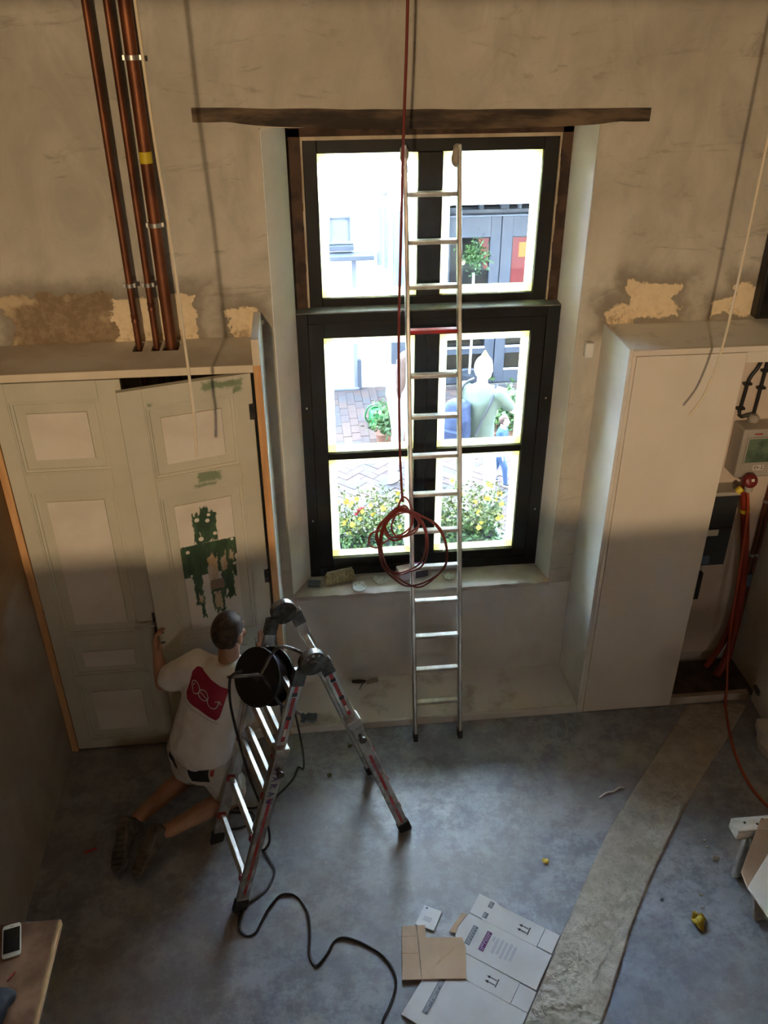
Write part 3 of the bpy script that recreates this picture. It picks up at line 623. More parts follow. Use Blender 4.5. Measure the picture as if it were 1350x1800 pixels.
# ------------------------------------------------------------------ right cabinet
cab = thing('utility_cabinet', 'tall white utility cabinet right of window, one bay open on the meters', 'cabinet', (2.9, 4.42, 0))
MB().box(1.715, 1.737, 4.20, 4.638, 0, 2.588).build('side_panel', M['white'], cab, bevel=0.002)
MB().box(1.737, 4.59, 4.222, 4.638, 2.556, 2.578).build('top_board', M['dusty'], cab, bevel=0.002)
MB().box(1.737, 4.59, 4.198, 4.222, 2.549, 2.580).build('front_rail', M['cabw'], cab, bevel=0.0015)
MB().box(2.372, 4.59, 4.199, 4.221, 2.486, 2.5475).build('front_rail', M['cabw'], cab, bevel=0.0015)
MB().box(1.7375, 1.7575, 4.20, 4.222, 0.0, 2.5475).build('stile', M['cabw'], cab, bevel=0.0015)
MB().box(1.760, 2.370, 4.198, 4.220, 0.005, 2.545).build('door', M['cabw'], cab, bevel=0.0015)
MB().box(1.74, 4.59, 4.618, 4.636, 0.1, 2.55).build('back_board', M['inner'], cab, smooth=False)
MB().box(2.372, 2.925, 4.20, 4.24, 0.0, 0.065).build('threshold_plank', M['oldboard'], cab, bevel=0.004)
MB().box(1.75, 3.3, 4.245, 4.618, 0.001, 0.012).jitter(0.003).build('loose_dirt', M['dirt'], cab, smooth=False)
MB().box(3.00, 3.02, 4.24, 4.615, 0.013, 2.55).build('partition', M['cabw'], cab, smooth=False)
od = MB(); od.prism([(2.945, 4.19, 0.012), (2.967, 4.19, 0.012), (2.918, 3.58, 0.012), (2.896, 3.58, 0.012)], (0, 0, 2.46))
od = od.build('door', M['cabw'], cab, bevel=0.0015); od['label'] = 'cabinet door standing open towards the room'
for z in (0.15, 0.62):
    h = MB(); h.bar((2.935, 4.17, z), (2.925, 4.10, z), 0.022, 0.024); h.lathe([(0.018, -0.004), (0.018, 0.006)], (2.925, 4.10, z), (-1, 0.1, 0), 12); h.build('hinge', M['hinge'], od)

# low bench between the two cupboards
be = thing('window_bench', 'low dusty white bench board under the window between cupboards', 'bench', (0.75, 4.42, 0))
MB().box(-0.216, 1.714, 4.222, 4.638, 0.033, 0.055).build('top_board', M['dusty'], be, bevel=0.002)
MB().box(-0.216, 1.714, 4.200, 4.222, 0.0, 0.0555).build('front_board', M['white'], be, bevel=0.003)

# alarm contact
al = MB().box(1.612, 1.662, 4.588, 4.638, 2.395, 2.485).build('alarm_sensor', M['white'], bevel=0.008)
tag(al, 'small white plastic sensor on wall beside white cabinet', 'sensor')
# dark panel on the wall, cut by the right edge
wb = thing('wall_screen', 'black flat screen hanging on wall above cabinet at right edge', 'screen', (3.0, 4.60, 2.60))
MB().box(2.577, 3.6, 4.56, 4.638, 2.60, 3.12).build('casing', M['plastic'], wb, bevel=0.01); MB().box(2.60, 3.58, 4.557, 4.5605, 2.62, 3.10).build('display', M['screen'], wb)

# ------------------------------------------------------------------ copper pipes on the wall
def clamp_part(p, x, y, z, r):
    c = MB(); c.lathe([(r + 0.001, -0.011), (r + 0.004, -0.011), (r + 0.004, 0.011), (r + 0.001, 0.011)], (x, y, z), (0, 0, 1), 20)
    for sx in (-1, 1): c.box(x + sx * (r + 0.002) - 0.006 + sx * 0.006, x + sx * (r + 0.002) + 0.006 + sx * 0.006, y - 0.008, y + 0.008, z - 0.011, z + 0.011)
    c.lathe([(0.005, 0), (0.005, YW - y - r)], (x, y + r, z), (0, 1, 0), 8)
    c.build('pipe_clamp', M['steel'], p, bevel=0.001)
PG = 'copper pipes rising from the cupboard'
def pipe(x, y, r, clamps, label, rings=(), tape=None):
    p = thing('copper_pipe', label, 'pipe', (x, y, 0.01), PG)
    MB().tube([(x, y, 0.01 + i * 0.33) for i in range(17)], r, 16).build('tube', M['copper'], p)
    for z in clamps: clamp_part(p, x, y, z, r)
    for z in rings:
        MB().lathe([(r, -0.022), (r + 0.0025, -0.02), (r + 0.0025, -0.012), (r + 0.001, -0.01), (r + 0.001, 0.01), (r + 0.0025, 0.012), (r + 0.0025, 0.02), (r, 0.022)], (x, y, z), (0, 0, 1), 16).build('fitting', M['copper'], p)
    if tape: MB().lathe([(r + 0.001, -tape[1]), (r + 0.0015, -tape[1]), (r + 0.0015, tape[1]), (r + 0.001, tape[1])], (x, y, tape[0]), (0, 0, 1), 20).build('yellow_tape', M['yel'], p)
pipe(-0.874, 4.55, 0.0175, (2.915,), 'thin copper pipe farthest left of the three on the wall', (2.74,))
pipe(-0.780, 4.55, 0.0175, (2.915,), 'thin copper pipe in the middle of the three on the wall', (2.80,))
pipe(-0.700, 4.53, 0.030, (3.96, 3.22), 'thick copper pipe with yellow tape, nearest the window', (), (3.535, 0.026))

# ------------------------------------------------------------------ hanging cables and rope
def cable(name, pts, r, m, label, cat, n=8, k=8, group=None):
    o = MB().tube(spline(pts, k), r, n).build(name, m); return tag(o, label, cat, group)
cable('hanging_cable', [(-0.545, 3.70, 5.3), (-0.535, 3.70, 4.3), (-0.530, 3.70, 3.75), (-0.517, 3.70, 3.34), (-0.513, 3.70, 2.85), (-0.514, 3.70, 2.52), (-0.527, 3.70, 2.335)], 0.0066, M['cablew'], 'cream cable hanging down in front of left cupboard doors', 'cable')
cable('hanging_cable', [(2.085, 3.9, 5.3), (2.08, 3.9, 4.3), (2.076, 3.9, 3.66), (2.075, 3.9, 3.06), (2.064, 3.9, 2.70), (2.023, 3.9, 2.457), (1.962, 3.9, 2.334)], 0.0062, M['cablew'], 'cream cable hanging and curling in front of right white cabinet', 'cable')
def cz(px, py, y=4.19): return (0.489 + (px - 700) * 0.0034, y, 1.420 - (py - 965) * 0.0038)
rp = thing('red_rope', 'long red air hose hanging with coiled loops beside the ladder', 'hose', (0.5, 4.15, 0.9))
MB().tube(spline([(0.520, 4.12, 5.3), (0.512, 4.13, 4.2), (0.500, 4.15, 3.66), (0.492, 4.16, 3.2), (0.485, 4.17, 2.72), (0.492, 4.18, 2.2), (0.500, 4.185, 1.95), cz(707, 880)], 10), 0.0068, 8).build('hose_line', M['rope'], rp)
def loop(pts, amp=0.01, seed=0, closed=True):
    P = [cz(x, y, 4.185 + amp * math.sin(i * 1.7 + seed)) for i, (x, y) in enumerate(pts)]
    MB().tube(spline(P, 8, closed), 0.0060, 6, closed).build('hose_loop', M['rope'], rp)
loop([(703, 888), (682, 905), (664, 925), (668, 952), (676, 985), (690, 1010), (716, 1028), (738, 1036), (762, 1026), (780, 1004), (785, 980), (780, 948), (766, 925), (742, 908), (720, 898)], 0.012, 0)
loop([(700, 890), (679, 908), (662, 930), (666, 958), (672, 992), (688, 1012), (712, 1031), (740, 1033), (766, 1020), (782, 998), (784, 972), (776, 944), (760, 921), (738, 903), (716, 894)], 0.014, 1.5)
loop([(698, 892), (677, 912), (669, 940), (668, 970), (676, 995), (697, 1005), (718, 1005), (738, 994), (747, 965), (746, 935), (735, 912), (716, 897)], 0.013, 3)
loop([(701, 894), (680, 915), (672, 944), (673, 972), (682, 995), (700, 1010), (722, 1009), (742, 996), (750, 966), (748, 934), (732, 908)], 0.016, 4)
loop([(708, 888), (686, 902), (678, 920), (686, 940), (700, 942), (716, 934), (722, 915), (718, 897)], 0.010, 2)
loop([(706, 891), (684, 906), (676, 925), (683, 941), (698, 945), (720, 936), (736, 922), (728, 903)], 0.012, 5)
loop([(672, 926), (655, 934), (650, 950), (662, 956), (676, 950), (690, 944), (712, 940), (730, 930), (734, 916), (716, 900), (696, 900), (680, 912)], 0.013, 6)
loop([(706, 874), (716, 878), (722, 892), (724, 914), (718, 930), (698, 940), (688, 920), (697, 897)], 0.012, 7)

# ------------------------------------------------------------------ straight ladder leaning in the window
ld = thing('straight_ladder', 'long straight aluminium ladder leaning against window, one rung red', 'ladder', (0.741, 4.067, 0))
LT = V((0, 4.897 - 4.067, 3.515)); LU = LT.normalized(); LN = V((0, -LU.z, LU.y))
def stile(x):
    a, b = V((x, 4.067, 0.012)), V((x, 4.067, 0)) + LT
    s = MB().bar(a, b, 0.024, 0.055); s.build('stile', M['alu'], ld, bevel=0.006)
    f = MB().bar(V((x, 4.067, 0.0)), V((x, 4.067, 0)) + LU * 0.06, 0.029, 0.062); f.build('foot', M['rubber'], ld, bevel=0.004)
    p = MB().ell(V((x + (0.0 if x < 0.7 else -0.012), 4.067, 0)) + LT * 0.985, (0.024, 0.030, 0.060), nu=14, nv=9).jitter(0.012, 30); q = p.build('wrapped_rag', M['rag'], ld); q['label'] = 'grey rag wrapped round the stile end'
stile(0.594); stile(0.888)
RZ = (3.276, 3.036, 2.804, 2.567, 2.323, 2.091, 1.862, 1.633, 1.406, 1.179, 0.957, 0.722, 0.496, 0.268)
for i, z in enumerate(RZ):
    y = 4.067 + 0.830 * z / 3.515
    r = MB().obox((0.741, y, z), (0.136, 0, 0), (0, 0.016, 0.003), (0, -0.002, 0.012)).build('rung', M['redpaint'] if i == 3 else M['rung'], ld, bevel=0.004)
    if i == 3: r['label'] = 'rung painted red'
    if i == 0:
        pass
MB().obox((0.876, 4.125, 0.315), (0.004, 0, 0), (0, 0.004, 0.045), (0, 0.012, -0.001)).build('catch', M['steel'], ld, bevel=0.002)

# ------------------------------------------------------------------ hinged folding ladder standing as a trestle
CC = V((-0.106, 3.386, 0)); WD = V((0.317, -0.948, 0)).normalized(); SD = V((0.913, 0.408, 0)).normalized(); HZ = 1.475
fl = thing('folding_ladder', 'hinged telescopic aluminium stepladder standing in an A with red stripes', 'ladder', (-0.106, 3.386, 0))
def leg_side(sg, mid):
    mid = V((mid[0], mid[1], 0)); top = CC + SD * (0.055 * sg) + V((0, 0, HZ)); ax = top - mid; L = ax.length; u = ax.normalized()
    nrm = WD.cross(u); nrm.normalize()
    if nrm.dot(SD) * sg < 0: nrm = -nrm                                   # outwards
    for q in (-1, 1):                                                     # far, near
        o = WD * (0.238 * q)
        MB().bar(mid + o + u * 0.03, mid + o + u * (L * 0.68), 0.026, 0.064, WD).build('outer_rail', M['alu2'], fl, bevel=0.005)
        f = MB(); f.bar(mid + o - u * 0.012, mid + o + u * 0.075, 0.036, 0.076, WD); f.build('foot', M['rubber'], fl, bevel=0.008)
        i_ = WD * (0.209 * q)
        MB().bar(mid + i_ + u * (L * 0.34), mid + i_ + u * (L * 0.985), 0.025, 0.058, WD).build('inner_rail', M['alu'], fl, bevel=0.005)
        c = MB().bar(mid + WD * (0.224 * q) + u * (L * 0.665), mid + WD * (0.224 * q) + u * (L * 0.70), 0.066, 0.078, WD); c.build('collar', M['alu2'], fl, bevel=0.006)
        kx = MB().lathe([(0.011, 0), (0.011, 0.03), (0.02, 0.032), (0.02, 0.045)], mid + WD * (0.25 * q) + u * (L * 0.62) , WD * q, 14); kx.build('lock_knob', M['hinge'], fl)
        if q == 1:                                                        # printed outer faces, towards the room
            e = WD * (0.238 + 0.0135)
            MB().bar(mid + e + u * (L * 0.06), mid + e + u * (L * 0.50), 0.0012, 0.017, WD).build('stripe', M['redstripe'], fl)
            e = WD * (0.209 + 0.0130)
            for a, b in ((0.715, 0.80), (0.815, 0.885), (0.90, 0.96)): MB().bar(mid + e + u * (L * a), mid + e + u * (L * b), 0.0012, 0.019, WD).build('stripe', M['redpaint'], fl)
            for a in (0.8, 0.89): MB().bar(mid + e + u * (L * a), mid + e + u * (L * (a + 0.014)), 0.002, 0.026, WD).build('sleeve_mark', M['plastic'], fl)
            MB().bar(mid + e + u * (L * 0.735), mid + e + u * (L * 0.765), 0.0018, 0.014, WD).build('label', M['label'], fl)
    for a in (0.138, 0.314, 0.496, 0.665):
        p = mid + u * (L * a) + nrm * 0.012
        MB().obox(p, WD * 0.226, nrm * 0.014 + u * 0.004, u * 0.013 - nrm * 0.004).build('rung', M['rung'], fl, bevel=0.003)
        for q in (-1, 1): MB().obox(p + WD * (0.218 * q) + nrm * 0.004, WD * 0.010, nrm * 0.022, u * 0.018).build('rung_bracket', M['redpaint'], fl, bevel=0.003)
    for a in (0.548, 0.715, 0.88):
        p = mid + u * (L * a) - nrm * 0.004
        MB().obox(p, WD * 0.197, nrm * 0.014 + u * 0.004, u * 0.013 - nrm * 0.004).build('rung', M['rung'], fl, bevel=0.003)
    return mid, u, L
ml = leg_side(-1, (-0.5795, 3.174)); mr = leg_side(1, (0.3675, 3.5975))
for q in (-1, 1):
    c = CC + WD * (0.215 * q) + V((0, 0, HZ + 0.004))
    h = MB(); h.lathe([(0.001, -0.020), (0.067, -0.020), (0.067, 0.020), (0.022, 0.020), (0.020, 0.027), (0.001, 0.027)], c, WD * q, 32)
    for m_, u_, L_ in (ml, mr):
        a = m_ + u_ * (L_ * 0.93) + WD * (0.212 * q); h.bar(a, a + u_ * (L_ * 0.06), 0.032, 0.066, WD)
    h.build('hinge', M['hinge'], fl, bevel=0.0025, ang=0.45)
    k = MB()
    for t_ in (-0.6, 0.0, 0.6):
        d = V((0, 0, 1)) * math.cos(t_) * 0.052 + SD * math.sin(t_) * 0.052; k.lathe([(0.006, 0), (0.006, 0.006)], c + d + WD * (0.020 * q), WD * q, 8)
    k.build('rivets', M['steel'], fl)
# purple marker letters on the near left rail (strokes as far as they can be made out)
m_, u_, L_ = ml; e = m_ + WD * (0.238 + 0.0137); nr = WD.cross(u_).normalized(); nr = nr if nr.dot(SD) > 0 else -nr
pm = MB(); G = {'M': [((0, 0), (0, 1)), ((0, 1), (.5, .4)), ((.5, .4), (1, 1)), ((1, 1), (1, 0))], 'A': [((0, 0), (.5, 1)), ((.5, 1), (1, 0)), ((.2, .4), (.8, .4))], 'R': [((0, 0), (0, 1)), ((0, 1), (1, .8)), ((1, .8), (0, .5)), ((.2, .5), (1, 0))], 'W': [((0, 1), (.25, 0)), ((.25, 0), (.5, .6)), ((.5, .6), (.75, 0)), ((.75, 0), (1, 1))]}
for i, ch in enumerate('MARAW'):
    for (a, b), (c_, d) in G[ch]:
        P = lambda s, t: e + u_ * (L_ * (0.62 - i * 0.031) - s * 0.024) + nr * (-0.018 + t * 0.034)
        pm.bar(P(a, b), P(c_, d), 0.0014, 0.005, WD)
tag(pm.build('marker_letters', M['purple'], fl), kind='stuff')

# ------------------------------------------------------------------ cable reel leaning in the ladder and its cord
re_ = thing('cable_reel', 'black cable reel with tube handle resting in the folding ladder', 'cable reel', (-0.29, 3.33, 1.13))
F1 = V((-0.314, 3.30, 1.306)); ax = V((-0.60, -0.58, 0.52)).normalized(); F2 = F1 - ax * 0.105
for c in (F1, F2):
    d = MB().lathe([(0.03, 0.004), (0.09, 0.004), (0.135, 0.002), (0.148, 0.006), (0.150, 0), (0.146, -0.008), (0.135, -0.006), (0.03, -0.004)], c, ax, 40); d.build('flange', M['plastic'], re_)
MB().lathe([(0.10, 0), (0.10, 0.105)], F2, ax, 32).build('hub', M['plastic'], re_)
wd = MB()
for i in range(8):
    c = F2 + ax * (0.010 + i * 0.0121); pr = (V((0, 0, 1)) - ax * ax.z).normalized(); sr = ax.cross(pr)
    wd.tube([c + (pr * math.cos(t) + sr * math.sin(t)) * 0.108 for t in [2 * math.pi * k / 28 for k in range(28)]], 0.006, 6, True)
wd.build('wound_cord', M['cord'], re_)
MB().tube(spline([(-0.445, 3.24, 1.370), (-0.425, 3.215, 1.392), (-0.36, 3.215, 1.392), (-0.295, 3.215, 1.390), (-0.265, 3.22, 1.34), (-0.215, 3.22, 1.205), (-0.165, 3.22, 1.15), (-0.108, 3.215, 1.12)], 6), 0.0085, 10).build('handle', M['hinge'], re_)
MB().tube(spline([(-0.290, 3.222, 1.385), (-0.262, 3.24, 1.425), (-0.235, 3.25, 1.475), (-0.20, 3.25, 1.52), (-0.165, 3.25, 1.525), (-0.12, 3.25, 1.505), (-0.085, 3.26, 1.47)], 6), 0.0085, 10).build('frame_tube', M['hinge'], re_)
MB().lathe([(0.022, 0), (0.022, 0.01), (0.012, 0.013)], F1, ax, 20).build('socket_cover', M['hinge'], re_)
fc = [(-0.369, 3.17, 1.462), (-0.405, 3.155, 1.462), (-0.428, 3.15, 1.43), (-0.440, 3.15, 1.307), (-0.433, 3.15, 1.158), (-0.414, 3.15, 0.962), (-0.389, 3.15, 0.756), (-0.350, 3.15, 0.55), (-0.328, 3.17, 0.36), (-0.335, 3.22, 0.18), (-0.372, 3.29, 0.03), (-0.386, 3.30, 0.008), (-0.345, 3.225, 0.0075), (-0.318, 3.15, 0.0075), (-0.355, 3.05, 0.0075), (-0.41, 3.00, 0.0075), (-0.475, 2.955, 0.0075), (-0.500, 2.88, 0.0075), (-0.494, 2.82, 0.0075), (-0.455, 2.783, 0.0075), (-0.41, 2.80, 0.0075), (-0.375, 2.87, 0.0075), (-0.345, 2.93, 0.0075), (-0.287, 3.0, 0.0075), (-0.235, 3.005, 0.0075), (-0.19, 2.98, 0.0075), (-0.155, 2.92, 0.0075), (-0.134, 2.859, 0.0075), (-0.13, 2.75, 0.0075), (-0.134, 2.643, 0.0075), (-0.104, 2.585, 0.0075), (-0.047, 2.64, 0.0075), (-0.01, 2.70, 0.0075), (0.03, 2.722, 0.0075), (0.085, 2.71, 0.0075), (0.145, 2.676, 0.0075), (0.22, 2.62, 0.0075), (0.265, 2.556, 0.0075), (0.285, 2.49, 0.0075), (0.279, 2.424, 0.0075), (0.24, 2.34, 0.0075), (0.199, 2.267, 0.0075), (0.17, 2.12, 0.0075), (0.16, 1.9, 0.0075)]
cable('extension_cord', fc, 0.0068, M['cord'], 'black extension cord from reel winding across the concrete floor', 'cord', 8, 6)
cable('extension_cord', [(-0.20, 3.40, 1.165), (-0.17, 3.42, 1.08), (-0.145, 3.50, 0.8), (-0.13, 3.65, 0.4), (-0.14, 3.82, 0.08), (-0.175, 3.90, 0.007), (-0.215, 3.80, 0.007), (-0.331, 3.665, 0.007), (-0.415, 3.615, 0.007), (-0.50, 3.615, 0.007), (-0.60, 3.63, 0.007), (-0.62, 3.60, 0.007), (-0.54, 3.585, 0.007), (-0.46, 3.58, 0.007), (-0.44, 3.53, 0.007), (-0.50, 3.478, 0.007), (-0.60, 3.47, 0.007), (-0.655, 3.49, 0.007)], 0.006, M['cord'], 'thin black cord behind the folding ladder coiled by its far left foot', 'cord', 8, 6)

# ------------------------------------------------------------------ things on the sill
def flat(name, pts, z, th, m, label, cat, holes=(), tilt=None, group=None, bevel=0.0012):
    o = MB().prism([(x, y, z) for x, y in pts], (0, 0, th)).build(name, m, bevel=bevel)
    tag(o, label, cat, group)
    if holes:
        h = MB()
        for x, y in holes: h.lathe([(0.0042, 0), (0.0042, 0.0004)], (x, y, z + th), (0, 0, 1), 10)
        h.build('dust_holes', M['inkd'], o)
    return o
ZS = 0.815
flat('sanding_pad', [(-0.055, 4.71), (0.028, 4.705), (0.035, 4.765), (-0.048, 4.775)], ZS, 0.018, M['blue'], 'blue grey abrasive pad at left end of sill', 'sanding pad', bevel=0.005)
br = thing('wide_brush', 'wide wooden brush with pale bristles lying on window sill', 'brush', (0.155, 4.76, ZS))
MB().loft([((0.075 + 0.016 * i, 4.79 + 0.004 * i, ZS + 0.046), (0, 0.016, 0), (0, 0, 0.012)) for i in range(12)], 12).build('wooden_back', M['greywood'], br, bevel=0.002)
bb = MB(); rnd = random.Random(4)
for i in range(190):
    u = rnd.random(); x = 0.068 + u * 0.19; y = 4.775 + 0.045 * u * 0.9 + rnd.uniform(-0.004, 0.012)
    p = V((x, y, ZS + 0.045 + rnd.uniform(-0.01, 0.006))); q = p + V((rnd.uniform(-0.012, 0.012), -0.062 - rnd.uniform(0, 0.014), -0.034 - rnd.uniform(-0.006, 0.004)))
    bb.tube([p, p.lerp(q, 0.5) + V((0, 0, 0.004)), q], [0.0036, 0.0034, 0.0014], 4)
tag(bb.build('bristles', M['bristle'], br), kind='stuff')
def arcpts(c, r, a0, a1, n=10): return [(c[0] + r * math.cos(a0 + (a1 - a0) * i / n), c[1] + r * math.sin(a0 + (a1 - a0) * i / n)) for i in range(n + 1)]
SG = 'perforated sanding sheets on the sill'
o = flat('sanding_disc', arcpts((0.288, 4.672), 0.045, math.pi * 1.05, math.pi * 2.25, 14) + [(0.318, 4.735), (0.275, 4.748), (0.243, 4.748)], ZS + 0.002, 0.003, M['disc'], 'pale round-ended sanding sheet hanging over the sill edge', 'sandpaper', [(0.262, 4.70), (0.31, 4.70), (0.29, 4.72), (0.318, 4.68)], group=SG)
o = flat('sanding_disc', [(0.372, 4.79), (0.405, 4.795), (0.455, 4.777), (0.506, 4.752), (0.50, 4.742), (0.47, 4.715), (0.43, 4.688), (0.422, 4.688), (0.395, 4.73)], ZS, 0.004, M['disc'], 'triangular perforated sanding sheet lying in middle of sill', 'sandpaper', [(0.39, 4.775), (0.425, 4.77), (0.465, 4.757), (0.405, 4.74), (0.43, 4.71), (0.455, 4.735)], group=SG)
o = flat('sanding_disc', [(0.862, 4.762), (0.90, 4.775), (0.935, 4.765), (0.938, 4.735), (0.925, 4.705), (0.895, 4.695), (0.868, 4.712)], ZS, 0.008, M['disc'], 'small stack of perforated sanding sheets right of ladder on sill', 'sandpaper', [(0.878, 4.755), (0.918, 4.755), (0.888, 4.72), (0.91, 4.715)], group=SG)
bx = thing('cardboard_box', 'small white and pink box on sill behind the ladder', 'box', (0.65, 4.74, ZS))
A = V((0.565, 4.72, ZS)); bu = V((0.98, 0.2, 0)).normalized(); bv = V((-0.2, 0.98, 0)).normalized()
MB().obox(A + bu * 0.095 + bv * 0.045 + V((0, 0, 0.03)), bu * 0.095, bv * 0.05, (0, 0, 0.03)).build('carton', M['lilac'], bx, bevel=0.002)
MB().obox(A + bu * 0.150 + bv * 0.066 + V((0, 0, 0.0606)), bu * 0.038, bv * 0.025, (0, 0, 0.0006)).build('pink_print', M['pink'], bx)
MB().obox(A + bu * 0.120 + bv * 0.02 + V((0, 0, 0.0606)), bu * 0.018, bv * 0.010, (0, 0, 0.0006)).build('pink_print', M['pink'], bx)
MB().obox(A + bu * 0.150 + bv * -0.0055 + V((0, 0, 0.03)), bu * 0.042, bv * 0.0006, (0, 0, 0.028)).build('dark_print', M['navy'], bx)
MB().obox(A + bu * 0.1955 + bv * 0.045 + V((0, 0, 0.03)), bu * 0.0006, bv * 0.048, (0, 0, 0.028)).build('dark_print', M['navy'], bx)

# things on the bench
rg = MB(); k = 9; vs = []
for j in range(k):
    for i in range(k):
        x = -0.15 + 0.11 * i / (k - 1) + 0.012 * noise.noise(V((i * .5, j * .5, 0))); y = 4.225 + 0.075 * j / (k - 1) + 0.012 * noise.noise(V((i * .6, j * .4, 5)))
        vs.append((x, y, 0.062 + 0.012 + 0.016 * noise.noise(V((i * 0.45, j * 0.45, 9)))))
rg.add(vs, [(j * k + i, j * k + i + 1, (j + 1) * k + i + 1, (j + 1) * k + i) for j in range(k - 1) for i in range(k - 1)])
rg = rg.build('cloth_rag', M['blue']); rg.modifiers.new('thick', 'SOLIDIFY').thickness = 0.006; tag(rg, 'crumpled blue grey cloth lying at left end of the bench', 'cloth')
sc = thing('paint_scraper', 'dirty flat scraper lying on the bench against the wall', 'scraper', (0.31, 4.59, 0.056))
MB().prism([(0.315, 4.565, 0.058), (0.40, 4.585, 0.058), (0.395, 4.628, 0.058), (0.315, 4.605, 0.058)], (0, 0, 0.004)).build('blade', M['greywood'], sc, bevel=0.001)
MB().loft([((0.215 + 0.012 * i, 4.594 - 0.001 * i, 0.069), (0, 0.010 + 0.006 * math.sin(i * 0.4), 0), (0, 0, 0.011)) for i in range(9)], 10).build('handle', M['dirt'], sc)
wire = cable('wire_offcut', [(0.262, 4.52, 0.058), (0.275, 4.55, 0.06), (0.30, 4.58, 0.07)], 0.0025, M['cord'], 'bit of dark wire beside the scraper on the bench', 'wire', 6, 4)

# ------------------------------------------------------------------ things lying on the floor
ZF = 0.001
def poly_sheet(mb, pts, z, th): mb.prism([(x, y, z) for x, y in pts], (0, 0, th))
wc = thing('flattened_carton', 'flattened white cardboard box with printed arrows and labels on the floor', 'cardboard box', (0.9, 2.55, 0))
O = V((0.792, 2.899)); e1 = (V((1.164, 2.628)) - O).normalized(); e2 = V((e1.y, -e1.x))      # along the top edge / towards the camera
P2 = lambda a, b, z=0.006: V((O.x + e1.x * a + e2.x * b, O.y + e1.y * a + e2.y * b, z))
if P2(0, 1).y > O.y: e2 = -e2
LEN = (V((1.164, 2.628)) - O).length
def sheet(name, ab, z, th, m, lab=None):
    q = MB().prism([P2(a, b, z) for a, b in ab], (0, 0, th)).build(name, m, wc, bevel=0.0008)
    if lab: q['label'] = lab
sheet('flap', [(0.0, 0.0), (0.10, 0.0), (0.125, 0.012), (0.38, 0.012), (0.38, 0.132), (0.075, 0.132), (0.075, 0.128), (0.0, 0.128)], 0.007, 0.004, M['cardw'])
sheet('flap', [(0.383, 0.012), (0.462, 0.012), (0.462, 0.128), (0.383, 0.128)], 0.007, 0.004, M['cardw'])
sheet('panel', [(0.0, 0.136), (0.075, 0.136), (0.075, 0.134), (0.38, 0.134), (0.38, 0.136), (0.465, 0.136), (0.465, 0.345), (0.04, 0.345), (0.03, 0.31), (-0.005, 0.29), (-0.015, 0.23)], 0.009, 0.004, M['cardw'])
sheet('flap', [(0.06, 0.348), (0.38, 0.348), (0.38, 0.47), (0.17, 0.47), (0.115, 0.465), (0.115, 0.445), (0.085, 0.435), (0.10, 0.385), (0.06, 0.37)], 0.007, 0.004, M['cardw'])
sheet('flap', [(0.383, 0.352), (0.47, 0.352), (0.47, 0.468), (0.383, 0.468)], 0.007, 0.004, M['cardw'])
sheet('panel', [(-0.04, 0.472), (0.47, 0.472), (0.47, 0.78), (-0.05, 0.78)], 0.009, 0.004, M['cardw'])
sheet('flap', [(-0.09, 0.40), (0.01, 0.40), (0.01, 0.468), (-0.05, 0.468)], 0.004, 0.003, M['cardw'])
sheet('torn_edge', [(-0.035, 0.15), (-0.003, 0.14), (-0.018, 0.23), (-0.01, 0.27), (-0.045, 0.28)], 0.006, 0.004, M['brown'], 'torn brown inner layer')
def bars(name, items, z, m):
    q = MB()
    for a0, a1, b0, b1 in items: q.prism([P2(a, b, z) for a, b in ((a0, b0), (a1, b0), (a1, b1), (a0, b1))], (0, 0, 0.0005))
    return q.build(name, m, wc, smooth=False)
def arrows(a, b, z):                                                     # two arrows standing on a bar, pointing along -e1
    it = [(a + 0.056, a + 0.062, b - 0.006, b + 0.040)]
    q = MB()
    for k in (0, 1):
        bb_ = b + 0.003 + k * 0.026
        it.append((a + 0.014, a + 0.054, bb_, bb_ + 0.005))
        q.prism([P2(a, bb_ + 0.0025, z), P2(a + 0.017, bb_ - 0.006, z), P2(a + 0.017, bb_ + 0.011, z)], (0, 0, 0.0005))
    q.build('arrow_heads', M['inkd'], wc, smooth=False); bars('arrow_shafts', it, z, M['inkd'])
arrows(0.255, 0.055, 0.0112); arrows(0.225, 0.392, 0.0112)
def frame_label(a0, a1, b0, b1, z, mi, fill, dash):
    bars('printed_label', [(a0, a1, b0, b1)], z, mi)
    n = int((b1 - b0) / 0.0085); rn = random.Random(int(a0 * 1000)); it = []
    for i in range(1, n):
        bb_ = b0 + (b1 - b0) * i / n; s_ = rn.random()
        it += [(a0 + 0.004, a1 - 0.004, bb_ - 0.0012, bb_ + 0.0012)] if s_ < .6 else [(a0 + 0.004, (a0 + a1) / 2, bb_ - 0.0012, bb_ + 0.0025)]
    bars('print_strokes', it, z + 0.0006, fill)
frame_label(0.07, 0.095, 0.012, 0.05, 0.0112, M['inkg'], M['cardw'], 1); frame_label(0.068, 0.094, 0.085, 0.12, 0.0112, M['inkg'], M['cardw'], 1)
frame_label(0.052, 0.080, 0.185, 0.300, 0.0132, M['inkg'], M['cardw'], 1); frame_label(0.128, 0.156, 0.178, 0.295, 0.0132, M['inkp'], M['lilac'], 1)
frame_label(0.03, 0.058, 0.50, 0.72, 0.0132, M['inkg'], M['cardw'], 1)
bars('small_print', [(0.086, 0.0885, 0.20, 0.285), (0.094, 0.096, 0.21, 0.285)] + [(0.170 + 0.0, 0.182, 0.19, 0.215)] + [(0.165 + 0.024 * i, 0.180 + 0.024 * i, 0.185 + 0.004 * (i % 2), 0.285 - 0.006 * (i % 3)) for i in range(1, 6)], 0.0132, M['inkl'])
bc = thing('brown_carton', 'flat piece of brown cardboard on floor beside the white carton', 'cardboard', (0.5, 2.58, 0))
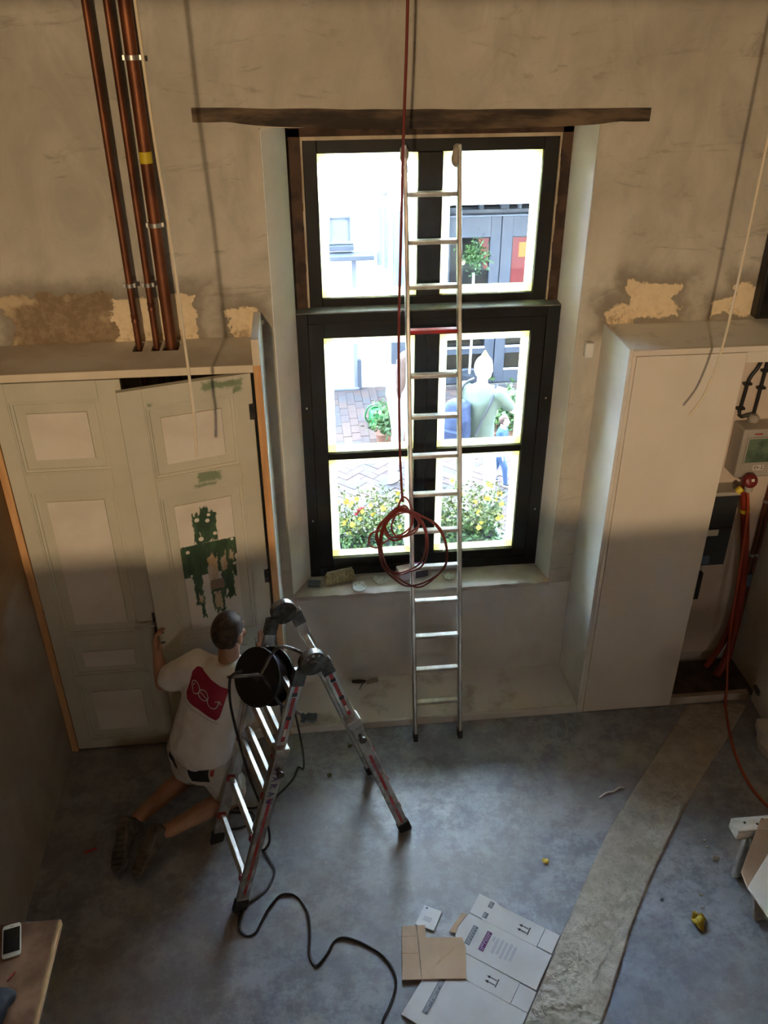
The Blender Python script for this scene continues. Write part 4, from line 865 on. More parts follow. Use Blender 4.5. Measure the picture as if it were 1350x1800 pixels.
MB().prism([(0.348, 2.747, 0.014), (0.425, 2.744, 0.014), (0.412, 2.455, 0.014), (0.317, 2.462, 0.014)], (0, 0, 0.005)).build('flap', M['brown'], bc, bevel=0.001)
MB().prism([(0.427, 2.744, 0.015), (0.470, 2.742, 0.015), (0.465, 2.672, 0.015), (0.652, 2.655, 0.015), (0.66, 2.60, 0.015), (0.634, 2.436, 0.015), (0.414, 2.455, 0.015)], (0, 0, 0.005)).build('panel', M['brown'], bc, bevel=0.001)
cr = MB()
for a, b in (((0.47, 2.50), (0.60, 2.60)), ((0.50, 2.53), (0.535, 2.56)), ((0.535, 2.56), (0.52, 2.57)), ((0.33, 2.69), (0.42, 2.685)), ((0.325, 2.60), (0.416, 2.59))): cr.bar((*a, 0.0202), (*b, 0.0202), 0.002, 0.001, (a[1] - b[1], b[0] - a[0], 0))
cr.build('crease', M['tableedge'], bc, smooth=False)
pk = thing('paper_packet', 'small white paper packet on floor above brown cardboard', 'packet', (0.495, 2.785, 0))
MB().prism([(0.485, 2.862, 0.001), (0.572, 2.814, 0.001), (0.512, 2.708, 0.001), (0.418, 2.757, 0.001)], (0, 0, 0.011)).build('packet', M['paper'], pk, bevel=0.003)
MB().prism([(0.477, 2.80, 0.0122), (0.515, 2.78, 0.0122), (0.50, 2.755, 0.0122), (0.462, 2.775, 0.0122)], (0, 0, 0.0004)).build('print', M['inkl'], pk)
MB().lathe([(0.006, 0), (0.006, 0.0004)], (0.495, 2.842, 0.0122), (0, 0, 1), 12).build('print', M['inkg'], pk)
def leaf_obj(c, L, rot, label, m=M['leaf'], curl=0.3):
    mb = MB(); n = 8; vs = []
    for i in range(n + 1):
        t = i / n; wv = 0.42 * L * math.sin(math.pi * min(1, t * 1.02) ** 0.8) + 0.0008
        for s_ in (-1, 0, 1):
            vs.append((L * (t - .5), s_ * wv, 0.004 + abs(s_) * curl * wv + 0.10 * L * math.sin(t * 5) ** 2))
    mb.add(vs, [(i * 3 + k, i * 3 + k + 1, (i + 1) * 3 + k + 1, (i + 1) * 3 + k) for i in range(n) for k in range(2)])
    mb.v = [Matrix.Rotation(rot, 3, 'Z') @ v + V(c) for v in mb.v]
    o = mb.build('fallen_leaf', m); o.modifiers.new('thick', 'SOLIDIFY').thickness = 0.0008
    return tag(o, label, 'leaf', 'fallen leaves')
bl = thing('crumpled_leaf', 'large crumpled yellow leaf on floor right of rough strip', 'leaf', (1.903, 2.62, 0), 'fallen leaves')
for L_, r_, dx, dy in ((0.075, 0.6, 0.0, 0.02), (0.09, 1.9, -0.01, -0.012), (0.06, 2.8, 0.02, 0.012)):
    mb = MB(); vs = []; n = 8
    for i in range(n + 1):
        t = i / n; wv = 0.35 * L_ * math.sin(math.pi * t) + 0.0008
        for s_ in (-1, 0, 1): vs.append((L_ * (t - .5), s_ * wv, 0.006 + abs(s_) * 0.5 * wv + 0.25 * L_ * math.sin(t * 3.1) ** 2))
    mb.add(vs, [(i * 3 + k, i * 3 + k + 1, (i + 1) * 3 + k + 1, (i + 1) * 3 + k) for i in range(n) for k in range(2)])
    mb.v = [Matrix.Rotation(r_, 3, 'Z') @ v + V((1.903 + dx, 2.62 + dy, 0)) for v in mb.v]
    q = mb.build('leaf_lobe', M['leaf'], bl); q.modifiers.new('thick', 'SOLIDIFY').thickness = 0.001
leaf_obj((1.199, 3.066, 0), 0.045, 2.2, 'small yellow leaf on the open floor between ladder and rough strip')
leaf_obj((0.165, 4.05, 0), 0.035, 0.5, 'small pale green leaf on floor just in front of bench', M['green2'])
leaf_obj((0.02, 3.82, 0), 0.035, 1.2, 'small yellow green leaf on floor behind the folding ladder', M['green2'])
for (x, y, s_, lab) in ((2.161, 2.982, 0.024, 'largest pale pebble on floor near the trestle'), (2.150, 3.109, 0.011, 'tiny pale pebble farthest back near the trestle'), (2.147, 3.066, 0.010, 'tiny pale pebble second back near the trestle'), (1.985, 2.773, 0.012, 'small dark crumb on floor in front of trestle'), (1.965, 2.70, 0.011, 'small grey crumb just above the crumpled leaf')):
    tag(MB().ell((x, y, s_ * 0.5), (s_, s_ * 0.7, s_ * 0.55), nu=8, nv=6).jitter(s_ * 0.25, 60).build('pebble', M['stone'], smooth=False), lab, 'pebble', 'pebbles on the floor')
tag(MB().ell((1.762, 2.764, 0.009), (0.012, 0.010, 0.009), nu=8, nv=6).jitter(0.004, 60).build('blue_scrap', M['blue']), 'tiny blue scrap on floor beside rough strip', 'scrap')
tag(MB().bar((-1.40, 3.39, 0.006), (-1.335, 3.415, 0.006), 0.014, 0.008, (0, 0, 1)).build('red_scrap', M['redpaint'], bevel=0.002), 'small red scrap on floor by the left wall', 'scrap')
cable('wire_offcut', [(1.40, 3.90, 0.004), (1.47, 3.965, 0.004), (1.56, 3.98, 0.004), (1.60, 4.02, 0.01), (1.62, 4.14, 0.004)], 0.0028, M['steel'], 'thin curved wire offcut on floor in front of the bench end', 'wire', 6, 6)
cable('wire_offcut', [(1.535, 4.06, 0.004), (1.52, 3.99, 0.004), (1.53, 3.94, 0.006), (1.555, 3.93, 0.004)], 0.0028, M['steel'], 'short straight wire offcut beside the curved one near bench end', 'wire', 6, 6)
cable('wire_offcut', [(1.64, 3.47, 0.004), (1.70, 3.505, 0.004), (1.745, 3.51, 0.004), (1.79, 3.535, 0.004), (1.82, 3.53, 0.004)], 0.0045, M['hosew'], 'pale twisted cable offcut on floor by the rough strip', 'wire', 6, 6)
rnd = random.Random(9)
cr = MB()
for i in range(150):
    x, y = rnd.uniform(-1.2, 2.5), rnd.uniform(2.2, 4.1); s_ = rnd.uniform(0.002, 0.0055)
    cr.ell((x, y, s_ * 0.5), (s_, s_ * 0.8, s_ * 0.5), nu=6, nv=4)
tag(cr.build('floor_crumbs', M['stone']), 'crumbs of plaster scattered over the concrete floor', 'debris', kind='stuff')

# ------------------------------------------------------------------ site table with phone, lower left
tt = thing('site_table', 'rough brown board table in the lower left corner', 'table', (-1.36, 1.8, 0))
MB().box(-1.62, -1.112, 1.25, 2.275, 0.968, 1.0).build('tabletop', M['tabletop'], tt, bevel=0.002)
MB().box(-1.112, -1.098, 1.25, 2.275, 0.966, 1.0008).build('edge_strip', M['tableedge'], tt, bevel=0.004)
for x in (-1.57, -1.42):
    for y in (1.33, 1.62): MB().box(x - 0.03, x + 0.03, y - 0.03, y + 0.03, 0, 0.968).build('leg', M['tableedge'], tt, bevel=0.003)
ph = thing('mobile_phone', 'white smartphone with dark screen lying on the table', 'phone', (-1.271, 2.196, 1.0))
pu = V((0.070, 0.017, 0)).normalized(); pv = V((-0.066, 0.143, 0)); pv = (pv - pu * pv.dot(pu)).normalized(); pc = V((-1.271, 2.196, 1.0045))
MB().loft([(pc + V((0, 0, h)), pu * (0.035 - b), pv * (0.073 - b)) for h, b in ((-0.004, 0.002), (-0.003, 0), (0.003, 0), (0.004, 0.002))], 40, 9.0).build('case', M['phonew'], ph)
MB().obox(pc + V((0, 0, 0.0042)), pu * 0.031, pv * 0.054, (0, 0, 0.0003)).build('screen', M['screen'], ph)
MB().lathe([(0.006, 0), (0.006, 0.0006)], pc - pv * 0.064 + V((0, 0, 0.004)), (0, 0, 1), 16).build('home_button', M['label'], ph)
MB().obox(pc + pv * 0.063 + V((0, 0, 0.0042)), pu * 0.007, pv * 0.001, (0, 0, 0.0003)).build('earpiece', M['inkd'], ph)
gl = MB(); gl.ell((-1.275, 1.885, 1.036), (0.085, 0.10, 0.032), nu=14, nv=8); gl.ell((-1.23, 1.95, 1.025), (0.04, 0.045, 0.024)); gl = gl.jitter(0.02, 14)
tag(blob('work_glove', gl, M['pocket'], None, 0.008, 3), 'crumpled black work glove on the table edge below phone', 'glove')
tag(MB().bar((-1.245, 2.03, 1.003), (-1.225, 2.065, 1.003), 0.008, 0.006, (0, 0, 1)).build('red_pencil_stub', M['redpaint'], bevel=0.002), 'tiny red stub lying on the table', 'pencil')

# ------------------------------------------------------------------ trestle and boards at the right edge
ts = thing('trestle', 'weathered wooden trestle end sticking in at right edge', 'trestle', (2.5, 2.74, 0))
MB().box(2.035, 3.1, 2.70, 2.785, 0.535, 0.60).jitter(0.004, 20).build('beam', M['oldboard'], ts, bevel=0.004)
for sg in (-1, 1): MB().bar((2.15, 2.742 + 0.015 * sg, 0.54), (2.235, 2.742 + 0.13 * sg, 0.0), 0.06, 0.03).build('leg', M['greywood'], ts, bevel=0.003)
for sg in (-1, 1): MB().bar((2.95, 2.742 + 0.02 * sg, 0.54), (2.97, 2.742 + 0.16 * sg, 0.0), 0.05, 0.025).build('leg', M['greywood'], ts, bevel=0.003)
nl = MB()
for x, y in ((2.09, 2.75), (2.15, 2.735), (2.19, 2.76)): nl.lathe([(0.007, 0), (0.007, 0.002)], (x, y, 0.600), (0, 0, 1), 8)
nl.build('nail_heads', M['rubber'], ts)
bs = MB().prism([(2.165, 2.745, 0.612), (1.995, 2.545, 0.50), (1.985, 2.46, 0.50), (2.7, 2.3, 0.52), (2.9, 2.745, 0.612)], (0, 0, 0.012)).build('plywood_sheet', M['brown'], bevel=0.001)
tag(bs, 'brown sheet lying against the trestle at right edge', 'board')
wsb = MB().prism([(1.945, 2.405, 0.575), (2.16, 2.60, 0.575), (2.9, 2.55, 0.575), (2.6, 1.75, 0.575), (2.02, 1.95, 0.575)], (0, 0, 0.016)).build('white_sheet', M['cabw'], bevel=0.001)
tag(wsb, 'white board lying over brown sheet at the right edge', 'board')
for i, (z, x0, y0) in enumerate(((0.001, 2.79, 3.70), (0.06, 2.80, 3.76))):
    q = MB().prism([(x0 + 0.03, y0 + 0.15, z), (x0, y0 + 0.06, z), (x0 + 0.02, y0 - 0.05, z), (x0 + 0.5, y0 - 0.15, z), (x0 + 0.5, y0 + 0.1, z)], (0, 0, 0.055)).build('white_offcut', M['cabw'], bevel=0.001)
    tag(q, ('lower' if i == 0 else 'upper') + ' of two white panel offcuts stacked by the open cabinet door', 'board', 'white panel offcuts')

# ------------------------------------------------------------------ meters, conduits and cables in the open bay
mb_ = thing('meter_box', 'grey plastic meter box with green window and code sticker', 'meter box', (2.85, 4.54, 1.62))
MB().box(2.615, 3.0, 4.47, 4.617, 1.615, 1.945).build('casing', M['greyp'], mb_, bevel=0.012, seg=3)
MB().box(2.655, 2.975, 4.463, 4.4705, 1.725, 1.885).build('window', M['greenw'], mb_, bevel=0.003)
mo = MB(); ring(mo, 2.645, 2.985, 1.715, 1.895, 0.010, 4.461, 4.4705); mo.build('window_frame', M['greyp'], mb_, bevel=0.002)
MB().box(2.685, 2.735, 4.4685, 4.4702, 1.910, 1.918).build('red_mark', M['redpaint'], mb_)
MB().box(2.722, 2.790, 4.4682, 4.4702, 1.668, 1.700).build('sticker', M['label'], mb_)
fcu = bpy.data.curves.new('sticker_text', 'FONT'); fcu.body = 'EV-2'; fcu.size = 0.030; fcu.extrude = 0.0003; fcu.align_x = 'CENTER'; fcu.align_y = 'CENTER'; fcu.offset = 0.0006
ft = bpy.data.objects.new('sticker_text', fcu); C.objects.link(ft); fm = evaluated(ft); bpy.data.objects.remove(ft)
fo = link('sticker_text', fm, mb_); fo.location = V((2.756, 4.4678, 1.684)) - mb_.location; fo.rotation_euler = (math.pi / 2, 0, 0); fm.materials.clear(); fm.materials.append(M['inkd'])
pl_ = thing('plug_connector', 'red round power plug with grey collar below the meter box', 'plug', (2.70, 4.44, 1.55))
pd = V((0.02, -0.8, 0.35)).normalized(); pc = V((2.695, 4.42, 1.622))
MB().lathe([(0.036, -0.05), (0.042, -0.02), (0.046, 0.0), (0.044, 0.012), (0.034, 0.022), (0.012, 0.026), (0.001, 0.026)], pc, pd, 24).build('cap', M['redplug'], pl_)
MB().obox(pc + pd * 0.0262 + V((0.004, 0, 0.004)), (0.010, 0, 0), (0, 0.003, 0.008), pd * 0.0006).build('label', M['label'], pl_)
MB().lathe([(0.022, 0), (0.026, 0.02), (0.024, 0.055), (0.014, 0.06)], pc + V((0.01, 0.02, -0.03)), (0.1, 0, -1), 16).build('collar', M['greyp'], pl_)
MB().lathe([(0.018, -0.02), (0.022, -0.01), (0.022, 0.018), (0.015, 0.022)], pc + V((-0.045, 0.02, -0.075)), (0.7, 0, 0.7), 14).build('yellow_tape', M['yel'], pl_)
cable('orange_cable', [(2.705, 4.44, 1.54), (2.735, 4.44, 1.42), (2.755, 4.43, 1.20), (2.765, 4.40, 0.90), (2.77, 4.36, 0.55), (2.775, 4.30, 0.28), (2.765, 4.22, 0.12), (2.752, 4.17, 0.03), (2.734, 4.124, 0.009), (2.70, 4.02, 0.009), (2.66, 3.893, 0.009), (2.625, 3.76, 0.009), (2.602, 3.628, 0.009), (2.593, 3.52, 0.009), (2.598, 3.42, 0.009), (2.63, 3.29, 0.009), (2.70, 3.17, 0.009), (2.9, 3.05, 0.009)], 0.009, M['orange'], 'orange power cable running down from plug and over floor', 'cable', 8, 8)
hs = thing('red_hose', 'thick red orange duct hanging inside the open cabinet bay', 'hose', (2.8, 4.5, 0.012))
MB().tube(spline([(2.70, 4.50, 1.53), (2.735, 4.50, 1.45), (2.78, 4.50, 1.25), (2.83, 4.50, 1.0), (2.87, 4.50, 0.72), (2.885, 4.49, 0.48), (2.87, 4.46, 0.28), (2.845, 4.44, 0.13), (2.80, 4.43, 0.03)], 8), 0.028, 14).build('duct', M['hose'], hs)
MB().tube(spline([(2.87, 4.52, 0.66), (2.875, 4.53, 0.46), (2.86, 4.53, 0.28), (2.80, 4.53, 0.10), (2.77, 4.53, 0.03)], 8), 0.022, 12).build('duct', M['hose'], hs)
MB().lathe([(0.030, -0.012), (0.031, -0.012), (0.031, 0.012), (0.030, 0.012)], (2.755, 4.50, 1.36), (0.17, 0, -1), 18).build('yellow_tape', M['yel'], hs)
fb = thing('fuse_box', 'dark blue grey fuse box half hidden behind cabinet door', 'fuse box', (2.60, 4.55, 0.93))
MB().box(2.44, 2.695, 4.49, 4.617, 0.95, 1.475).build('casing', M['darkbox'], fb, bevel=0.006)
MB().box(2.44, 2.70, 4.487, 4.617, 1.478, 1.505).build('lid', M['greyp'], fb, bevel=0.004)
MB().box(2.50, 2.605, 4.4868, 4.4902, 1.185, 1.23).build('label', M['label'], fb); MB().box(2.50, 2.585, 4.4868, 4.4902, 0.965, 1.03).build('label', M['bluelab'], fb); MB().box(2.44, 2.69, 4.484, 4.4902, 1.235, 1.245).build('seam', M['plastic'], fb)
lf = thing('cable_gland', 'black cable inlet under the fuse box on cabinet wall', 'cable inlet', (2.56, 4.55, 0.60))
MB().lathe([(0.026, 0), (0.026, 0.03), (0.018, 0.04), (0.018, 0.075)], (2.565, 4.57, 0.872), (0, 0, 1), 14).build('gland', M['greyp'], lf)
MB().box(2.535, 2.595, 4.53, 4.615, 0.64, 0.86).build('sleeve', M['plastic'], lf, bevel=0.008); MB().tube(spline([(2.565, 4.57, 0.65), (2.555, 4.57, 0.58), (2.53, 4.57, 0.52)], 6), 0.014, 10).build('lead', M['cord'], lf)
sk = thing('wall_socket', 'small grey wall socket low inside the open cabinet bay', 'socket', (2.55, 4.60, 0.43)); MB().box(2.52, 2.575, 4.575, 4.617, 0.40, 0.47).build('body', M['greyp'], sk, bevel=0.006); MB().lathe([(0.02, 0), (0.02, 0.006)], (2.547, 4.575, 0.435), (0, -1, 0), 16).build('socket_face', M['greyp'], sk)
def conduit(pts, clips, label):
    t_ = thing('conduit', label, 'conduit', pts[-1], 'black conduits above the meter box')
    MB().tube(spline(pts, 8), 0.011, 10).build('tube', M['plastic'], t_)
    for x, z in clips: MB().box(x - 0.025, x + 0.025, 4.585, 4.617, z - 0.008, z + 0.008).build('clip', M['plastic'], t_, bevel=0.002)
conduit([(2.70, 4.60, 2.55), (2.70, 4.60, 2.40), (2.685, 4.60, 2.30), (2.645, 4.60, 2.22), (2.635, 4.60, 2.12), (2.628, 4.60, 2.0)], ((2.638, 2.19), (2.628, 2.03)), 'bent black conduit left above the meter box')
conduit([(2.735, 4.60, 2.55), (2.733, 4.60, 2.3), (2.728, 4.60, 2.15), (2.722, 4.60, 1.98)], ((2.733, 2.27), (2.730, 2.16)), 'straight black conduit right above the meter box')
jt = MB().tube(spline([(2.628, 4.597, 1.99), (2.65, 4.597, 1.975), (2.69, 4.597, 1.985), (2.73, 4.597, 1.99)], 6), 0.012, 8).build('pipe_joint', M['hinge']); tag(jt, 'dark horizontal pipe joint on top of the meter box', 'pipe')
tag(MB().lathe([(0.03, 0), (0.034, 0.01), (0.034, 0.03), (0.02, 0.045)], (2.72, 4.585, 1.946), (0, 0, 1), 16).build('junction_cap', M['greyp']), 'round grey cap standing on top of the meter box', 'cap')
for x, r_, lab in ((2.945, 0.013, 'thin copper pipe in open cabinet bay, left of two'), (2.978, 0.011, 'thin copper pipe in open cabinet bay, right of two')):
    p = thing('copper_pipe', lab, 'pipe', (x, 4.60, 0.02), 'copper pipes inside the open bay')
    MB().tube([(x, 4.595, 0.02 + 0.2 * i) for i in range(9)], r_, 10).build('tube', M['copper'], p)
    for z in (1.36, 0.94): MB().lathe([(r_ + 0.001, -0.01), (r_ + 0.004, -0.01), (r_ + 0.004, 0.01), (r_ + 0.001, 0.01)], (x, 4.595, z), (0, 0, 1), 14).build('pipe_clamp', M['steel'], p)
tag(MB().box(2.925, 2.965, 4.56, 4.58, 0.70, 0.80).build('pipe_tag', M['bluelab'], bevel=0.002), 'dark blue tag on copper pipes in open bay', 'tag')

# ------------------------------------------------------------------ the painter kneeling at the door
def dirs(f):
    f = V(f).normalized(); r = f.cross(V((0, 0, 1))).normalized(); u = r.cross(f); return f, r, u
pe = thing('person', 'kneeling man in white t-shirt with red print and work shorts, holding the door', 'person', (-0.72, 3.62, 0))
hf, hr, hu = dirs((0.50, 0.86, -0.16)); HC = V((-0.487, 3.775, 1.232))
b = MB()
b.cap((-0.502, 3.742, 1.03), 0.062, (-0.492, 3.768, 1.165), 0.058)
b.ell(HC - hf * 0.010 + hu * 0.008, (0.078, 0.098, 0.108), (hr, hf, hu), 22, 14)                     # skull
b.ell(HC + hf * 0.040 - hu * 0.062, (0.060, 0.060, 0.066), (hr, hf, hu))                              # jaw
b.ell(HC + hf * 0.078 - hu * 0.100, (0.026, 0.022, 0.022), (hr, hf, hu))                              # chin
b.ell(HC + hf * 0.082 + hu * 0.020, (0.052, 0.018, 0.018), (hr, hf, hu))                              # brow
b.cap(HC + hf * 0.090 + hu * 0.005, 0.010, HC + hf * 0.112 - hu * 0.038, 0.015)                       # nose
b.ell(HC + hf * 0.088 - hu * 0.066, (0.024, 0.012, 0.012), (hr, hf, hu))                              # mouth
for s_ in (-1, 1):
    b.ell(HC + hr * (0.046 * s_) + hf * 0.066 - hu * 0.030, (0.024, 0.022, 0.026), (hr, hf, hu))      # cheek
    e = HC + hr * (0.082 * s_) - hf * 0.012 - hu * 0.020
    b.ell(e, (0.009, 0.020, 0.033), (hr + hf * 0.35 * -s_ * s_, hf, hu), 12, 8); b.ell(e - hu * 0.022 + hr * 0.001 * s_, (0.009, 0.012, 0.014), (hr, hf, hu), 10, 6)
# torso under the shirt
b.loft([((-0.71, 3.68, 0.46), V((0.70, -0.70, 0)) * 0.165, V((0.62, 0.70, 0.1)) * 0.115), ((-0.66, 3.70, 0.66), V((0.76, -0.65, 0)) * 0.150, V((0.55, 0.80, 0)) * 0.105),
        ((-0.575, 3.735, 0.88), V((0.87, -0.48, 0.08)) * 0.165, V((0.48, 0.88, 0)) * 0.105), ((-0.53, 3.735, 0.99), V((0.88, -0.46, 0.1)) * 0.15, V((0.48, 0.88, 0)) * 0.085), ((-0.508, 3.738, 1.05), V((0.88, -0.46, 0.1)) * 0.06, V((0.48, 0.88, 0)) * 0.06)])
# arms
SL, EL, WL = V((-0.725, 3.825, 0.965)), V((-0.915, 3.895, 0.785)), V((-0.932, 3.985, 0.955))
b.cap(SL, 0.062, EL, 0.043); b.cap(EL, 0.043, EL.lerp(WL, 0.35), 0.043); b.cap(EL.lerp(WL, 0.35), 0.043, WL, 0.027)
SR, ER, WR = V((-0.355, 3.635, 1.0)), V((-0.235, 3.755, 0.80)), V((-0.315, 3.995, 0.845))
b.cap(SR, 0.062, ER, 0.043); b.cap(ER, 0.043, ER.lerp(WR, 0.35), 0.042); b.cap(ER.lerp(WR, 0.35), 0.042, WR, 0.027)
def hand(W, kx, fold, side, spread, thumb_dir, bend):
    """palm from wrist W along kx; fingers bend towards `bend`; side = axis across the knuckles"""
    kx, side, bend = V(kx).normalized(), V(side).normalized(), V(bend).normalized()
    pc = W + kx * 0.048
    b.ell(pc, (0.050, 0.040, 0.017), (kx, side, kx.cross(side)), 14, 9); b.cap(W, 0.026, W + kx * 0.02, 0.026)
    for i, (o, L_) in enumerate(((-0.030, 0.066), (-0.010, 0.076), (0.010, 0.071), (0.029, 0.056))):
        k0 = W + kx * 0.085 + side * o; k1 = k0 + (kx * math.cos(fold) + bend * math.sin(fold)) * L_ * 0.45
        k2 = k1 + (kx * math.cos(fold * 2.0) + bend * math.sin(fold * 2.0)) * L_ * 0.32; k3 = k2 + (kx * math.cos(fold * 2.7) + bend * math.sin(fold * 2.7)) * L_ * 0.23
        b.cap(W + kx * 0.06 + side * o * 0.9, 0.0105, k0, 0.0098, 10); b.cap(k0, 0.0098, k1, 0.0090, 10); b.cap(k1, 0.0090, k2, 0.0084, 10); b.cap(k2, 0.0084, k3, 0.0074, 10)
    td = V(thumb_dir).normalized(); t0 = W + kx * 0.022 + td * 0.024; t1 = t0 + (td + kx * 0.9).normalized() * 0.036; t2 = t1 + (td * 0.3 + kx).normalized() * 0.028
    b.cap(t0, 0.0130, t1, 0.0110, 10); b.cap(t1, 0.0110, t2, 0.0085, 10)
hand(WL, (-0.02, 0.18, 0.98), 0.55, (0.1, 0.98, -0.18), 0, (0.55, -0.8, 0.1), (0.95, 0.25, 0.0))
hand(WR, (-0.05, 0.55, 0.55), 0.12, (0.98, 0.2, 0.0), 0, (-0.9, 0.0, 0.4), (0.0, -0.6, 0.8))
# legs
HL, HR = V((-0.795, 3.735, 0.47)), V((-0.640, 3.605, 0.47)); KL, KR = V((-0.835, 3.850, 0.075)), V((-0.560, 3.648, 0.075)); AL, AR = V((-1.105, 3.520, 0.105)), V((-0.940, 3.400, 0.105))
for h_, k_, a_ in ((HL, KL, AL), (HR, KR, AR)):
    b.cap(h_, 0.092, k_ + V((0, 0, 0.03)), 0.064); b.cap(k_, 0.062, k_.lerp(a_, 0.38) + V((0, 0, 0.012)), 0.060); b.cap(k_.lerp(a_, 0.38) + V((0, 0, 0.012)), 0.060, a_, 0.040)
bd = blob('body', b, M['skin'], pe, 0.0055, 5)
for s_ in (-1, 1):
    MB().ell(HC + hr * (0.031 * s_) + hf * 0.082 - hu * 0.004, (0.0125, 0.010, 0.010), (hr, hf, hu), 12, 8).build('eye', M['eye'], pe)
# close-cropped hair: a shell over crown and back of the head
hm = MB().ell(HC - hf * 0.013 + hu * 0.010, (0.0825, 0.1025, 0.1120), (hr, hf, hu), 40, 28)
keep = []
for f_ in hm.f:
    c = sum((hm.v[i] for i in f_), V((0, 0, 0))) / len(f_) - HC; x, y, z = c.dot(hr), c.dot(hf), c.dot(hu)
    line = -0.075 if y < -0.03 else (-0.02 if y < 0.012 else (0.025 if y < 0.05 else 0.060))
    if z > line + 0.008 * math.sin(y * 160) and not (abs(x) > 0.06 and -0.035 < y < 0.012 and z < 0.012): keep.append(f_)
hm.f = keep; ho = hm.build('hair', M['hair'], pe); ho.modifiers.new('thick', 'SOLIDIFY').thickness = 0.005
# t-shirt
t = MB()
t.loft([((-0.705, 3.682, 0.455), V((0.72, -0.69, 0)) * 0.208, V((0.66, 0.74, 0)) * 0.160), ((-0.700, 3.684, 0.52), V((0.72, -0.69, 0)) * 0.214, V((0.66, 0.74, 0)) * 0.165), ((-0.678, 3.697, 0.62), V((0.74, -0.67, 0)) * 0.202, V((0.62, 0.76, 0)) * 0.152),
        ((-0.630, 3.720, 0.76), V((0.80, -0.58, 0.04)) * 0.205, V((0.56, 0.82, 0)) * 0.142), ((-0.578, 3.738, 0.90), V((0.87, -0.48, 0.08)) * 0.222, V((0.48, 0.88, 0)) * 0.135),
        ((-0.538, 3.737, 0.985), V((0.88, -0.46, 0.1)) * 0.205, V((0.48, 0.88, 0)) * 0.110), ((-0.518, 3.737, 1.035), V((0.88, -0.46, 0.1)) * 0.130, V((0.48, 0.88, 0)) * 0.085), ((-0.506, 3.738, 1.068), V((0.88, -0.46, 0.1)) * 0.076, V((0.48, 0.88, 0)) * 0.070)], 36)
t.cap(SL + V((0.03, -0.01, 0.0)), 0.094, SL.lerp(EL, 0.66), 0.084); t.cap(SR + V((-0.03, 0.01, -0.01)), 0.088, SR.lerp(ER, 0.66), 0.082)
sh = blob('t_shirt', t, M['shirt'], pe, 0.0085, 8, 0.0125, 8.0)
bt = bvh_of(sh)
# red print on the back, read along U (to the right) and W (downwards)
TLp, TRp, BLp = V((-0.694, 3.58, 1.129)), V((-0.521, 3.58, 1.016)), V((-0.744, 3.58, 0.915))
lo_ = V((-0.735, 3.60, 1.050)); U_ = V((0.215, -0.06, -0.075)); W_ = V((-0.06, -0.01, -0.185)); dd = V((0.30, 0.93, -0.12))
rc = []
n_ = 14
for j in range(n_):
    v0, v1 = j / n_, (j + 1) / n_
    def ends(v):
        e_ = 0.06 if v < 0.04 or v > 0.96 else (0.025 if v < 0.11 or v > 0.89 else 0.0)
        return (e_, 1 - (e_ if v > 0.5 else e_ * 0.2))
    (a0, a1), (c0, c1) = ends(v0), ends(v1); rc.append(((a0, v0), (a1, v0), (c1, v1), (c0, v1)))
lg = decal('print', M['crimson'], sh, bt, lo_, U_, W_, dd, rc, 0.0022, 14); lg['label'] = 'crimson square print on the back'
A_ = lambda cx, cy, r, a, b_, n=16: [(cx + r * math.cos(a + (b_ - a) * i / n), cy + r * math.sin(a + (b_ - a) * i / n)) for i in range(n + 1)]
st = []; sw = 0.026
st += stroke(A_(0.20, 0.48, 0.135, 0.25, 2 * math.pi + 0.05), sw) + stroke([(0.10, 0.49), (0.33, 0.49)], sw) + stroke([(0.155, 0.42), (0.10, 0.49), (0.155, 0.56)], sw)
st += stroke(A_(0.465, 0.51, 0.135, math.pi * 1.05, math.pi * 2.0) + [(0.60, 0.53)], sw) + stroke([(0.335, 0.49), (0.40, 0.49), (0.52, 0.53), (0.60, 0.55)], sw) + stroke(A_(0.465, 0.51, 0.135, math.pi * 0.98, math.pi * 0.05), sw)
st += stroke([(0.598, 0.52)] + A_(0.735, 0.545, 0.14, math.pi * 0.98, 0.0) + [(0.878, 0.43)], sw) + stroke([(0.80, 0.465), (0.88, 0.41), (0.935, 0.49)], sw)
decal('print_lines', M['white2'], sh, bt, lo_, U_, W_, dd, st, 0.0036, 1)
sm = []
rn = random.Random(3); u = -0.02
while u < 0.98:
    wd_ = rn.uniform(0.02, 0.06); sm.append(((u, 1.10 + 0.02 * math.sin(u * 6)), (u + wd_, 1.10 + 0.02 * math.sin(u * 6)), (u + wd_, 1.135 + 0.02 * math.sin(u * 6)), (u, 1.135 + 0.02 * math.sin(u * 6)))); u += wd_ + 0.018
decal('print_small_line', M['inkl'], sh, bt, lo_, U_, W_, dd, sm, 0.003, 1)
# work shorts
s_ = MB()
s_.loft([((-0.715, 3.672, 0.345), V((0.72, -0.69, 0)) * 0.205, V((0.66, 0.74, 0)) * 0.150), ((-0.712, 3.676, 0.42), V((0.72, -0.69, 0)) * 0.208, V((0.66, 0.74, 0)) * 0.155), ((-0.706, 3.682, 0.50), V((0.72, -0.69, 0)) * 0.200, V((0.66, 0.74, 0)) * 0.148), ((-0.700, 3.684, 0.545), V((0.72, -0.69, 0)) * 0.185, V((0.66, 0.74, 0)) * 0.135)], 30)
for h_, k_ in ((HL, KL), (HR, KR)):
    s_.cap(h_ + V((0, 0, -0.04)), 0.125, h_.lerp(k_, 0.74), 0.104); s_.cap(h_.lerp(k_, 0.72), 0.110, h_.lerp(k_, 0.80) - (k_ - HL.lerp(HR, 0.5)).normalized() * 0.0, 0.100)
so = blob('shorts', s_, M['shorts'], pe, 0.0085, 6, 0.006, 10.0); bs_ = bvh_of(so)
